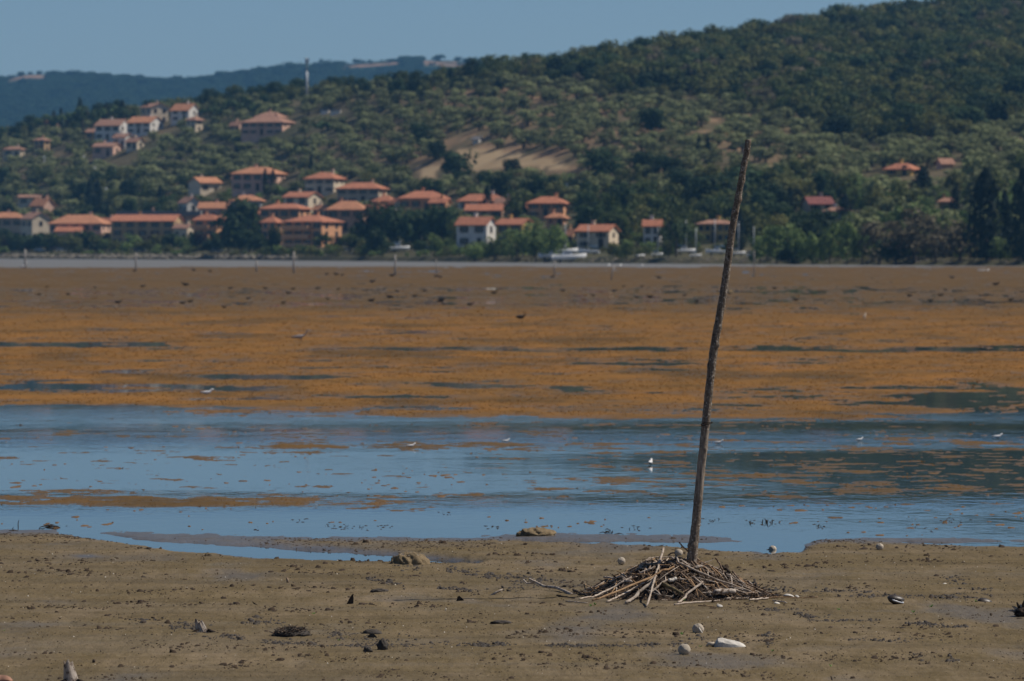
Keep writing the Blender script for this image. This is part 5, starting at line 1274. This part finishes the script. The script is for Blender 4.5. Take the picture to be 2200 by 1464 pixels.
half_shell(2030, 1256, 12, 'tiny pale shell between the mussel and the water', 'bone', 0.4, 15)
half_shell(1545, 1303, 16, 'grey-white shell at the front right foot of the heap', 'stone', 0.5, 30)
half_shell(1668, 1297, 14, 'little white shell splinter below the long straw-coloured stick', 'bone', 0.3, 10)
half_shell(107, 1306, 6, 'tiny white shell on the mud at far left', 'bone', 0.2)
half_shell(60, 1281, 5, 'tiny white fleck of shell above the other at far left', 'bone', 0.9)
# dark root clump at the right edge
p = gp(2196, 1324); k = p.y/F
o = lump('root_clump', p, 17*k, 22*k, 12*k, 'darkwood', 'black gnarled root clump cut by the right edge', 'root', None, 8, 0.2, 0.35, 3.0)
for i, (dx, dz, w) in enumerate([(-22, 22, 3.2), (-12, 30, 3.4), (-4, 26, 3.0), (4, 34, 4.0), (-30, 12, 2.8)]):
    obj('root', MB().tube([(dx*0.3*k, 0, 8*k), (dx*0.7*k, -3*k, (8+dz)*0.6*k), (dx*k, -4*k, dz*k)], [w*1.3*k, w*k, w*0.4*k], 6).mesh('root', [M['darkwood'] if i % 2 else M['driftwood']], True), o)

# ---- stumps
def stump(u, vb, w, h, lean, label, seed):
    p = gp(u, vb); k = p.y / F; n, S = 26, 28; V = []; rg = np.random.RandomState(seed)
    ridges = rg.uniform(0.6, 1.25, S); ridges = 0.55*ridges + 0.45*np.roll(ridges, 1); tops = 1 + 0.22*np.convolve(rg.normal(size=S+4), np.ones(3)/3, 'same')[:S]
    for i in range(n + 1):
        t = i / n
        for q in range(S):
            a = 2*math.pi*q/S; r = w*0.5*k*(1.25 - 0.62*t**0.8) * (1 + 0.55*(ridges[q]-0.95)*(0.4+t)) * (1 + 0.5*max(0, 0.12-t)*4)
            z = (h*tops[q]*t - 4) * k if t > 0 else -0.06
            V.append((math.cos(a)*r + lean*k*t, math.sin(a)*r*0.8, z))
    f = [(i*S+q, i*S+(q+1) % S, (i+1)*S+(q+1) % S, (i+1)*S+q) for i in range(n) for q in range(S)]
    c = len(V); V.append((lean*k*0.9, 0, h*0.72*k)); f += [(n*S+q, n*S+(q+1) % S, c) for q in range(S)]
    e = obj('tree_stump', mesh_from('tree_stump', V, f, False, [M['driftwood']]), None, p, None, label, 'stump', 'weathered stumps in the mud')
    for j, a in enumerate((0.1, 2.6)):
        obj('root', MB().tube([(math.cos(a)*w*0.4*k, -w*0.25*k, 4*k), (math.cos(a)*w*0.9*k, -w*0.3*k, 0.0), (math.cos(a)*w*1.3*k, -w*0.3*k, -3*k)], [w*0.16*k, w*0.13*k, w*0.05*k], 7).mesh('root', [M['darkwood']], True), e)
stump(154, 1466, 30, 44, -8, 'upright weathered stump at the bottom left corner', 5)
stump(436, 1358, 26, 26, -9, 'small leaning weathered stump on the left mud', 9)
lump('reddish_stone', gp(2, 1470), 0.075, 0.06, 0.035, 'roof_brown', 'reddish stone cut by the bottom left corner', 'stone', None, 5, 0.2, 0.12)

# ---- mounds
p = gp(880, 1217); k = p.y/F
o = lump('mud_mound', p, 43*k, 40*k, 27*k, 'moundm', 'rounded mud mound with pale crusted top left of the stake', 'mound', None, 15, 0.45, 0.22, 3.5, nu=60, nv=36)
ch = MB(); rg = random.Random(3)
for i in range(110):
    a = rg.uniform(0, 6.28); q = rg.random()**0.6*26; x, y = math.cos(a)*q*k, math.sin(a)*q*k; z = (29*math.sqrt(max(0, 1-(q/44)**2)))*k*0.98
    s = rg.uniform(0.8, 2.4)*k; ch.tube([(x-s, y, z-0.3*s), (x+s*0.6, y+s*0.4, z+0.5*s)], [s*0.7, s*0.45], 5)
obj('crust_flakes', ch.mesh('crust_flakes', [M['crust']]), o, kind='stuff')
p = gp(1152, 1152); k = p.y/F
lump('mud_mound', p, 40*k, 34*k, 15*k, 'moundm', 'low brown mud mound at the water edge left of the stake', 'mound', None, 25, 0.42, 0.24, 3.5, nu=48, nv=30)
p = gp(680, 1211); k = p.y/F; lump('mud_mound', p, 9*k, 9*k, 5*k, 'moundm', 'tiny mud hump on the near edge of the long puddle', 'mound', None, 26, 0.4, 0.25)
# weed clump and dark mud heaps
p = gp(625, 1370); k = p.y/F
o = lump('weed_clump', p, 40*k, 36*k, 15*k, 'clod', 'bushy dark clump of dead weed on the near mud', 'weed clump', None, 33, 0.4, 0.3, 4, nu=40, nv=24)
tv = []; tf = []; tm_ = []
for i in range(420):
    a = rs2.rand()*6.283; q = rs2.rand()**0.5; x, y = math.cos(a)*q*42*k, math.sin(a)*q*38*k; z = 24*k*max(0, 1-q*q)**0.5*0.9
    L = rs2.uniform(4, 12)*k; b = rs2.rand()*6.28
    twig3((x, y, z), (x+math.cos(b)*L, y+math.sin(b)*L*0.7, z+rs2.uniform(-0.1, 0.7)*L), rs2.uniform(0.5, 1.0)*k, rs2.choice([0, 0, 1]))
obj('weed_stems', mesh_from('weed_stems', tv, tf, False, [M['clod'], M['twig']], tm_), o, kind='stuff')
for i, (u, vb, w, h, lab) in enumerate([(800, 1364, 44, 13, 'flat dark lump of mud right of the weed clump'), (1077, 1340, 44, 8, 'low dark mud ridge left of the cracked ball'), (790, 1402, 20, 14, 'left of the two pointed black mud lumps'), (822, 1396, 24, 26, 'taller of the two pointed black mud lumps'), (815, 1272, 36, 8, 'low dark mud pile below the crusted mound')]):
    p = gp(u, vb); k = p.y/F
    lump('mud_lump', p, w*0.5*k, w*0.45*k, h*0.6*k, 'clod', lab, 'mud lump', 'dark lumps on the near mud', 60+i, 0.3, 0.4, 3.2)
# shards and small wood
def shard(u, vb, pts, thick, mat, label, cat='wood shard', name='wood_shard', group=None):
    p = gp(u, vb); k = p.y/F; n = len(pts)
    V = [(x*k, -thick*k, z*k) for x, z in pts] + [(x*k*0.85, thick*k, z*k*0.9) for x, z in pts]
    f = [tuple(range(n)), tuple(range(2*n-1, n-1, -1))] + [(i, i+n, (i+1) % n+n, (i+1) % n) for i in range(n)]
    obj(name, mesh_from(name, V, f, False, [M[mat]]), None, p, None, label, cat, group)
shard(752, 1299, [(-9, -2), (7, -2), (8, 12), (7, 24), (3, 20), (-3, 10)], 4, 'darkwood', 'pointed black wood shard standing in the mud left of centre')
shard(989, 1290, [(-9, -2), (9, -2), (6, 3), (-2, 10), (-6, 8)], 5, 'darkwood', 'low black wedge of wood near the pale splinter')
shard(800, 1372, [(-14, -2), (14, -2), (6, 8), (0, 12), (-8, 8)], 6, 'clod', 'dull grey wedge on the dark mud lump')
shard(547, 1300, [(-6, 8), (-2, 2), (8, -1), (5, 1)], 1.5, 'darkwood', 'small black splinter pointing up at mid left')
for (u, vb, P, w, m, lab) in [(1055, 1281, [(0, 0, 1), (14, 4, 9), (25, 6, 14)], 5.0, 'driftwood', 'short pale splinter leaning out of the mud left of the forked branch'), (957, 1313, [(0, 0, -1), (1.2, 0, 6)], 2.4, 'bone', 'tiny white peg in the mud left of the pale splinter'),
                              (201, 1424, [(0, 0, 0), (1, 0, 7)], 7, 'darkwood', 'short black stub right of the corner stump'), (618, 1253, [(0, 0, -2), (0, 0, 6), (-2, 0, 11)], 5.5, 'twig', 'little knobbed peg standing alone on the left mud'), (1788, 1462, [(0, 0, 0), (-3, 0, 9)], 3, 'darkwood', 'tiny black peg at the bottom edge right of centre')]:
    p = gp(u, vb); k = p.y/F
    obj('wood_splinter', MB().tube([(a*k, b*k, c*k) for a, b, c in P], [w*0.5*k]*(len(P)-1) + [w*0.4*k], 8).mesh('wood_splinter', [M[m]], True), None, p, None, lab, 'splinter', 'small bits of wood on the mud')

# ---- reed stubble standing in the shallows
SB = MB()
def stubble(u, vb, w, h, n, label, seed):
    p = gp(u, vb); p.z = max(p.z, -0.02); k = p.y/F; rg = random.Random(seed); mb = MB()
    for i in range(n):
        x = rg.gauss(0, w*0.3)*k; y = rg.uniform(-0.4, 0.4); hh = h*rg.uniform(0.3, 1.0)*k
        mb.tube([(x, y, -0.05), (x+rg.uniform(-2, 2)*k, y, hh*0.6), (x+rg.uniform(-5, 5)*k, y, hh)], [1.1*k, 0.9*k, 0.4*k], 4)
    for i in range(n):
        x = rg.gauss(0, w*0.4)*k; y = rg.uniform(-0.6, 0.6); L = rg.uniform(4, 12)*k; mb.tube([(x-L, y, 0.012), (x, y, 0.02), (x+L, y, 0.010)], [0.6*k, 2.0*k, 0.6*k], 5, squash=0.6)
    SB.add([Vector(q) + p for q in mb.v], mb.f)
for i, (u, vb, w, h, n, lab) in enumerate([(1524, 1128, 60, 8, 9, 'stubble tuft just right of the stake'), (1614, 1134, 6, 12, 3, 'thin pair of stems right of the stake tuft'), (1652, 1133, 46, 13, 10, 'leafy stubble row in the right shallows'), (1761, 1139, 16, 13, 7, 'small upright tuft in the right shallows'),
        (1368, 1140, 30, 9, 7, 'stubble left of the stake near the mud edge'), (1310, 1146, 20, 7, 5, 'low stubble farther left of the stake'), (748, 1139, 80, 8, 16, 'wide brown stubble patch in the left-centre shallows'), (830, 1140, 50, 5, 9, 'flat stubble right of the wide brown patch'),
        (644, 1127, 20, 8, 5, 'small stubble tuft left of the wide brown patch'), (704, 1134, 5, 10, 2, 'lone pair of stems at the wide brown patch'), (110, 1136, 40, 6, 8, 'stubble row at the left mud edge'), (33, 1138, 5, 18, 2, 'single tall stem at the far left mud edge'),
        (556, 1140, 12, 6, 4, 'tiny stubble at the left-centre mud edge'), (2040, 1125, 40, 7, 9, 'grey stubble at the far right shallows'), (1990, 1143, 22, 5, 5, 'small rusty tuft at the right mud edge'), (1060, 1141, 30, 6, 6, 'stubble left of the low brown mound'), (443, 1200, 6, 11, 2, 'tiny stem on the near edge of the long puddle'), (960, 1108, 24, 5, 5, 'rusty tuft in mid water left of centre')]):
    stubble(u, vb, w, h, n, lab, 90 + i)

obj('reed_stubble', SB.mesh('reed_stubble', [M['weed']]), kind='stuff', label='dead reed stubble standing in tufts in the near shallows')

# ---- uncounted bits: dry weed, crumbs of dark mud, shell flecks, sprouts
rs4 = np.random.RandomState(8)
def crumbs(name, U, Vv, wpx, hpx, mat, label, deep=2.0):
    x, y = plane_pt(U, Vv); z = lakebed(x, y)[0]; ok = z > 0.004
    x, y, z, wpx, hpx = x[ok], y[ok], z[ok], wpx[ok], hpx[ok]; n = len(x); k = y / F
    S = 6; a = np.arange(S) / S * 2 * np.pi
    r = rs4.uniform(0.55, 1.25, (n, S))
    ang = rs4.uniform(-0.3, 0.3, n)
    bx = (np.cos(a) * r) * (wpx*0.5*k)[:, None]; by = (np.sin(a) * r) * (wpx*0.5*k*deep)[:, None] * rs4.uniform(0.4, 1.2, (n, 1))
    rim = np.stack([x[:, None] + bx, y[:, None] + by, np.broadcast_to(z[:, None] - 0.004, (n, S))], -1)
    r2 = rs4.uniform(0.3, 0.8, (n, S))
    top = np.stack([x[:, None] + bx*r2 + (rs4.normal(size=(n, 1))*0.15*wpx[:, None]*k[:, None]), y[:, None] + by*r2, z[:, None] + (hpx*k)[:, None]*rs4.uniform(0.35, 1.1, (n, S))], -1)
    V = np.concatenate([rim, top], 1).reshape(-1, 3); base = (np.arange(n) * 2 * S)[:, None]
    q = np.concatenate([np.stack([base + j, base + (j+1) % S, base + S + (j+1) % S, base + S + j], -1) for j in range(S)], 1).reshape(-1, 4)
    caps = np.concatenate([np.concatenate([base + S, base + S + 1, base + S + 2, base + S + 3], 1), np.concatenate([base + S, base + S + 3, base + S + 4, base + S + 5], 1)], 0)
    return obj(name, mesh_from(name, V, np.concatenate([q, caps]), False, [M[mat]]), kind='stuff', label=label)
n = 34000
U = rs4.uniform(-150, 2350, n); Vv = 1160 + 325 * rs4.rand(n); xx_, yy_ = plane_pt(U, Vv)
cl = fbm(xx_, yy_, 1.1, 4, 14) + 0.5 * fbm(xx_, yy_, 0.25, 3, 19)
ok = cl + rs4.normal(size=n) * 0.11 > 0.26
U, Vv = U[ok], Vv[ok]; w = rs4.gamma(1.6, 2.8, len(U)) + 1.8; w = np.clip(w, 2.0, 18); crumbs('dry_weed_litter', U, Vv, w, w * rs4.uniform(0.10, 0.42, len(U)), 'weed', 'dark scraps of dry weed strewn over the near mud')
n = 5200; U = rs4.uniform(-150, 2350, n); Vv = 1160 + 325 * rs4.rand(n); w = rs4.uniform(1.6, 4.5, n)
crumbs('mud_crumbs', U, Vv, w, w * 0.45, 'weed', 'small brown crumbs scattered over the near mud')
def along(lines, per, jit_v, jit_u):
    A = []; B = []; Wd = []
    for pts, wd in lines:
        pts = np.array(pts, float); L = np.abs(np.diff(pts[:, 0])).sum(); m = int(L * per)
        t = rs4.rand(m) * (len(pts) - 1); k = t.astype(int); f = t - k
        A.append(pts[k, 0] * (1-f) + pts[k+1, 0] * f + rs4.normal(size=m) * jit_u); B.append(pts[k, 1] * (1-f) + pts[k+1, 1] * f + rs4.normal(size=m) * jit_v * wd); Wd.append(np.full(m, wd))
    return np.concatenate(A), np.concatenate(B), np.concatenate(Wd)
TR = [([(845, 1225), (905, 1232)], 3.2), ([(955, 1237), (1010, 1245), (1060, 1251), (1130, 1257), (1220, 1266)], 1.6), ([(280, 1352), (360, 1358), (440, 1362)], 2.0), ([(400, 1380), (460, 1386), (525, 1394)], 1.4), ([(360, 1366), (420, 1370), (450, 1382)], 2.2),
      ([(690, 1378), (740, 1392), (830, 1402), (890, 1396)], 2.2), ([(560, 1402), (700, 1408), (900, 1410), (1110, 1408)], 0.9), ([(1640, 1328), (1700, 1325), (1745, 1345), (1815, 1350), (1890, 1355)], 1.4), ([(1950, 1358), (2010, 1364), (2080, 1372)], 1.0), ([(1160, 1409), (1260, 1411), (1420, 1410)], 0.9),
      ([(1640, 1282), (1760, 1286), (1860, 1292), (2000, 1296), (2100, 1300)], 1.2), ([(1830, 1393), (1900, 1395), (2050, 1400)], 1.0), ([(1960, 1432), (2060, 1442)], 1.8), ([(2030, 1255), (2090, 1275), (2130, 1292)], 2.2), ([(940, 1278), (1010, 1282), (1130, 1283)], 0.8), ([(790, 1260), (840, 1268), (870, 1280)], 1.4),
      ([(610, 1358), (560, 1352), (520, 1362)], 2.0), ([(1440, 1412), (1500, 1404), (1640, 1398), (1660, 1392)], 3.0), ([(1100, 1262), (1180, 1272), (1250, 1284)], 2.4)]
U, Vv, wd = along(TR, 2.6, 2.6, 3.0); xx_, yy_ = plane_pt(U, Vv)
ok = fbm(xx_, yy_, 0.45, 3, 37) + rs4.normal(size=len(U)) * 0.12 > 0.02; U, Vv = U[ok], Vv[ok]
w = rs4.gamma(1.6, 2.4, len(U)) + 1.8; w = np.clip(w, 2.0, 14)
crumbs('trail_clods', U, Vv, w, w * rs4.uniform(0.10, 0.45, len(U)), 'clod', 'lines of broken dark mud clods across the near mud')
n = 170; crumbs('shell_flecks', rs4.uniform(-100, 2300, n), 1175 + 300 * rs4.rand(n), rs4.uniform(1.5, 4.0, n), rs4.uniform(0.8, 1.8, n), 'bone', 'white flecks of shell on the mud', 1.0)
U, Vv, wd = along([([(-100, 1152), (120, 1157), (250, 1168)], 2), ([(120, 1164), (210, 1166), (280, 1166)], 1.5), ([(560, 1172), (700, 1168), (900, 1180), (1080, 1188)], 4), ([(1720, 1165), (1860, 1170)], 2)], 1.1, 2.0, 4)
w = rs4.uniform(2, 9, len(U)); crumbs('edge_weed', U, Vv, w, w * 0.16, 'weed', 'rusty scraps of weed along the puddle edges')
# tufts of weed standing up from the flats and patches
def tufts(n, u0, u1, v0, v1, hpx, label):
    U = rs4.uniform(u0, u1, n); Vv = rs4.uniform(v0, v1, n); x, y = plane_pt(U, Vv); z = lakebed(x, y)[0]
    ok = (z > 0.001) & (rs4.rand(n) < np.clip((Vv - v0) / (0.45 * (v1 - v0)), 0, 1)) & (fbm(x, y * 0.5, 1.6, 3, 161) + rs4.normal(size=n) * 0.2 > -0.05)
    x, y, z = x[ok], y[ok], z[ok]; k = y / F; m = len(x); tri = []
    for j in range(3):
        a = rs4.rand(m) * 6.283; wd = k * rs4.uniform(1.0, 3.2, m); hh = k * rs4.uniform(0.4, 1.0, m) * hpx; ox = k * rs4.normal(size=m) * 3
        tri.append(np.stack([np.stack([x + ox - np.cos(a)*wd, y - np.sin(a)*wd, z - 0.005], -1), np.stack([x + ox + np.cos(a)*wd, y + np.sin(a)*wd, z - 0.005], -1), np.stack([x + ox + k*rs4.normal(size=m)*1.5, y, z + hh], -1)], 1))
    V = np.concatenate(tri).reshape(-1, 3)
    return V
m_, nt, n_, l_, b_ = nodes('weed_tufts'); p_ = pos(nt)
c_ = mix(nt, ramp(nt, noise(nt, 0.7, 5, p_, 0.7), [(0.38, 0), (0.62, 1)]), (0.27, 0.14, 0.042), (0.48, 0.235, 0.062)); c_ = mix(nt, ramp(nt, noise(nt, 9.0, 2, p_), [(0.5, 0), (0.66, 0.5)]), c_, (0.20, 0.115, 0.045))
l_.new(c_, b_.inputs['Base Color']); b_.inputs['Roughness'].default_value = 0.9; b_.inputs['Specular IOR Level'].default_value = 0.05
tl_ = N(nt, 'ShaderNodeBsdfTranslucent'); l_.new(c_, tl_.inputs[0]); mx_ = N(nt, 'ShaderNodeMixShader'); mx_.inputs[0].default_value = 0.5; l_.new(b_.outputs[0], mx_.inputs[1]); l_.new(tl_.outputs[0], mx_.inputs[2]); l_.new(mx_.outputs[0], nt.nodes['Material Output'].inputs[0])
V = np.concatenate([tufts(52000, -120, 2320, 610, 915, 1.9, ''), tufts(12000, -120, 2320, 890, 1110, 2.0, '')])
obj('weed_tufts', mesh_from('weed_tufts', V, np.arange(len(V)).reshape(-1, 3), False, [m_]), kind='stuff', label='short rusty weed standing up all over the flats and patches')
# floating scraps of weed on the shallow water
def floaters(name, n, label):
    U = rs4.uniform(-150, 2350, n); Vv = 912 + 240 * rs4.rand(n); x, y = plane_pt(U, Vv)
    keep = fbm(x, y, 3.0, 3, 23) + rs4.normal(size=n) * 0.10 > 0.22; U, Vv, x, y = U[keep], Vv[keep], x[keep], y[keep]
    h = lakebed(x, y)[0]; keep = h < -0.004; U, Vv, x, y = U[keep], Vv[keep], x[keep], y[keep]
    k = y / F; m = len(x); S = 6; a = np.arange(S)/S*2*np.pi
    w = rs4.gamma(1.6, 7.0, m) + 3; r = rs4.uniform(0.4, 1.2, (m, S))
    bx = np.cos(a)*r*(w*0.5*k)[:, None]; by = np.sin(a)*r*(w*0.5*k)[:, None]*2.6
    rim = np.stack([x[:, None]+bx, y[:, None]+by, np.full((m, S), -0.006)], -1); top = np.stack([x[:, None]+bx*0.6, y[:, None]+by*0.6, np.abs(rs4.normal(size=(m, S)))*0.0035+0.002], -1)
    V = np.concatenate([rim, top], 1).reshape(-1, 3); base = (np.arange(m)*2*S)[:, None]
    q = np.concatenate([np.stack([base+j, base+(j+1) % S, base+S+(j+1) % S, base+S+j], -1) for j in range(S)], 1).reshape(-1, 4)
    caps = np.concatenate([np.concatenate([base+S, base+S+1, base+S+2, base+S+3], 1), np.concatenate([base+S, base+S+3, base+S+4, base+S+5], 1)], 0)
    obj(name, mesh_from(name, V, np.concatenate([q, caps]), False, [M['float']]), kind='stuff', label=label)
M['float'] = simple('floating_weed', (0.15, 0.085, 0.035), 0.9, 0.5, 2)
floaters('floating_weed', 2600, 'brown scraps of weed floating on the open shallow water')
tv = []; tf = []; tm_ = []
for (u, v) in [(674, 1320), (742, 1372), (728, 1378), (1465, 1364), (1505, 1391), (1540, 1385), (1802, 1312), (1962, 1316), (2097, 1294), (1785, 1432), (1278, 1300), (2000, 1305), (1270, 1303), (1470, 1290), (1660, 1400), (8, 1358)]:
    p = gp(u, v); k = p.y/F
    for i in range(7):
        a = rs2.rand()*6.28; L = rs2.uniform(3, 7)*k; twig3(p, (p.x+math.cos(a)*L*0.7, p.y+math.sin(a)*L, p.z+L*rs2.uniform(0.4, 1)), 0.9*k, 0)
obj('green_sprouts', mesh_from('green_sprouts', tv, tf, False, [M['sprout']], tm_), kind='stuff', label='tiny bright green sprouts in the mud')

# ---- poles standing in the far shallows
M['pale'] = simple('pale_post', (0.40, 0.36, 0.32), 0.9, 0.2, 1.0)
for i, (u, vt, vb, w, lean, lab) in enumerate([(54, 536, 577, 6, 0, 'leftmost pale post in the far shallows'), (292, 543, 584, 5, 0, 'second pale post from the left in the far shallows'), (551, 560, 585, 6, 0, 'short pale post below the tall dark shore tree'), (631, 541, 587, 6, 0, 'pale post below the orange apartment house'),
                                   (849, 548, 592, 6, 0, 'pale post below the dark shore wood'), (1191, 560, 592, 5, 0, 'pale post below the long white motorboat'), (1311, 570, 602, 4, 9, 'thin leaning post right of the boats'), (1620, 538, 596, 3, 0, 'very thin post just right of the stake'), (937, 556, 590, 3, 0, 'thin post left of the leftmost boat')]):
    p = gpt(u, vb); k = p.y/F
    obj('mooring_post', MB().tube([(0, 0, -0.4), (lean*0.5*k, 0, (vb-vt)*0.5*k), (lean*k, 0, (vb-vt)*k)], [w*0.38*k, w*0.34*k, w*0.30*k], 9).mesh('mooring_post', [M['pale']], True), None, p, None, lab, 'post', 'posts in the far shallows')

# ---- birds: one continuous body swept from tail over back, neck and head to bill
def bird_mesh(name, spine, rad, mat, legs=None, squash=0.9):
    mb = MB().tube(spine, rad, 10, squash=squash)
    for (x, y0, z1) in (legs or []): mb.tube([(x, y0, z1), (x+0.02, y0, z1*0.5), (x, y0, -0.02)], [0.012, 0.009, 0.009], 5)
    return mb.mesh(name, [M[mat]], True)
M['coot'] = simple('dark_plumage', (0.035, 0.026, 0.022), 0.8, 0.3, 3)
M['gull'] = simple('white_plumage', (0.78, 0.77, 0.75), 0.8, 0.1, 3)
M['heronm'] = simple('grey_plumage', (0.36, 0.33, 0.33), 0.8, 0.25, 3)
M['egret'] = simple('buff_plumage', (0.62, 0.50, 0.38), 0.8, 0.2, 3)
COOT = bird_mesh('waterbird', [(-0.24,0,0.10), (-0.16,0,0.11), (-0.04,0,0.11), (0.08,0,0.11), (0.13,0,0.14), (0.155,0,0.19), (0.18,0,0.215), (0.215,0,0.21), (0.25,0,0.20)], [0.012, 0.055, 0.095, 0.08, 0.045, 0.030, 0.036, 0.026, 0.006], 'coot')
GULL = bird_mesh('gull', [(-0.24,0,0.10), (-0.12,0,0.085), (0.0,0,0.08), (0.09,0,0.10), (0.13,0,0.15), (0.16,0,0.185), (0.19,0,0.185), (0.22,0,0.175)], [0.01, 0.045, 0.07, 0.06, 0.034, 0.034, 0.024, 0.005], 'gull')
DARK = [(101, 616), (84, 632), (146, 632), (204, 617), (307, 615), (398, 612), (416, 580), (451, 582), (495, 619), (254, 650), (393, 651), (409, 647), (481, 660), (534, 640), (570, 619), (609, 650), (620, 629), (683, 619), (704, 642), (727, 620), (798, 646), (837, 638), (853, 625), (890, 636), (912, 624), (948, 646), (1010, 654), (1062, 629), (630, 620), (800, 605),
        (1209, 624), (1274, 634), (1319, 625), (1340, 614), (1379, 614), (1368, 638), (1397, 638), (1471, 634), (1497, 645), (1567, 630), (1664, 619), (1709, 644), (1954, 635), (1999, 645), (2021, 634), (2031, 622), (2045, 596), (2140, 611), (2172, 644), (1119, 684), (1415, 596), (702, 588), (722, 589), (735, 590), (843, 592), (945, 595), (937, 593), (1187, 594), (288, 581)]
POSTS = [(54, 'leftmost post'), (170, 'gap between the first two posts'), (292, 'second post from the left'), (420, 'gap right of the second post'), (551, 'short pale post'), (631, 'post under the apartment house'), (740, 'gap right of the apartment post'), (849, 'post under the dark wood'), (937, 'thin post left of the boats'), (1060, 'gap left of the motorboat post'), (1191, 'motorboat post'), (1311, 'leaning post'), (1420, 'gap right of the leaning post'),
         (1560, 'stake'), (1620, 'very thin post'), (1700, 'pale shore willows'), (1800, 'last pale willows'), (1965, 'large brown tamarisk'), (2045, 'right-hand tamarisk'), (2120, 'tallest right cypress'), (2172, 'right picture edge')]
def bird_label(u, v):
    n = min(POSTS, key=lambda q: abs(q[0] - u)); d = 'close below' if v < 612 else ('below' if v < 630 else 'well below')
    return 'small dark waterbird on the flats, ' + d + ' the ' + n[1]
for i, (u, v) in enumerate(DARK):
    p = gpt(u, v + 3); p.z = max(0.0, gz(p.x, p.y)) - 0.012; s = RNG.uniform(0.7, 1.15) * (0.85 if v > 612 else 1.3)
    o = obj('waterbird', COOT, None, p, RNG.choice([0.2, -0.3, 3.0, 3.4, 2.8, 0.0]), bird_label(u, v), 'bird', 'dark waterbirds on the flats'); o.scale = (s, s, s)
for i, (u, v, s, rz, lab) in enumerate([(445, 849, 0.6, 0.1, 'white gull lying low on the weed left of centre'), (1397, 999, 0.40, 1.3, 'white gull on the dark water left of the stake'), (883, 962, 0.33, 0.2, 'small white gull on the weed strip in mid water'), (1087, 951, 0.28, 0.3, 'tiny white gull left of the stake in mid water'), (1544, 955, 0.33, 0.0, 'white gull just right of the stake in mid water'),
                                    (1847, 948, 0.28, 0.4, 'tiny white gull in the right mid water'), (2143, 943, 0.39, 0.2, 'white gull near the right edge in mid water')]):
    p = gpt(u, v); o = obj('gull', GULL, None, p, rz, lab, 'bird'); o.scale = (s, s, s)
for i, (u, v, s) in enumerate([(2104, 583, 1.4), (2112, 583, 1.3), (2122, 583, 1.4), (1308, 572, 1.9), (1333, 573, 2.0), (1380, 573, 1.7)]):
    p = gpt(u, v); o = obj('gull', GULL, None, p, 0.3*i, 'bright white waterbird floating under the far shore', 'bird', 'white birds under the far shore'); o.scale = (s, s, s)
p = gpt(645, 733); k = p.y/F
HER = bird_mesh('heron', [(-20*k,0,7*k), (-12*k,0,8.5*k), (-3*k,0,9.5*k), (4*k,0,10.5*k), (9*k,0,13*k), (13*k,0,18*k), (15*k,0,22.5*k), (17.5*k,0,24*k), (20*k,0,23.6*k), (25*k,0,22.8*k)], [0.8*k, 3.2*k, 4.6*k, 3.8*k, 2.0*k, 1.2*k, 1.0*k, 1.4*k, 1.0*k, 0.25*k], 'heronm', [(-1*k, 1.0*k, 7*k), (2*k, -1.0*k, 7*k)])
obj('heron', HER, None, p, 0.1, 'grey heron stooping on the orange weed flats', 'bird')
p = gpt(1858, 690); k = p.y/F
EG = bird_mesh('wading_bird', [(-4*k,0,6*k), (-2.5*k,0,8*k), (0,0,11*k), (1.5*k,0,14*k), (2.0*k,0,16.5*k), (3*k,0,17.6*k), (5.5*k,0,17*k)], [0.6*k, 2.6*k, 3.4*k, 2.3*k, 1.2*k, 1.5*k, 0.25*k], 'egret', [(0, 0.8*k, 7*k), (0, -0.8*k, 7*k)])
obj('wading_bird', EG, None, p, 0.8, 'pale upright wading bird on the orange flats right of the stake', 'bird')
p = gpt(50, 580); k = p.y/F
EG2 = bird_mesh('egret', [(-7*k,0,5*k), (-3*k,0,6.5*k), (2*k,0,8*k), (4*k,0,12*k), (5*k,0,15*k), (6.5*k,0,16*k), (9*k,0,15.5*k)], [0.6*k, 2.6*k, 3.0*k, 1.4*k, 0.9*k, 1.2*k, 0.25*k], 'gull', [(0, 0.8*k, 5*k), (0, -0.8*k, 5*k)])
obj('egret', EG2, None, p, 0.1, 'white egret beside the leftmost post', 'bird')
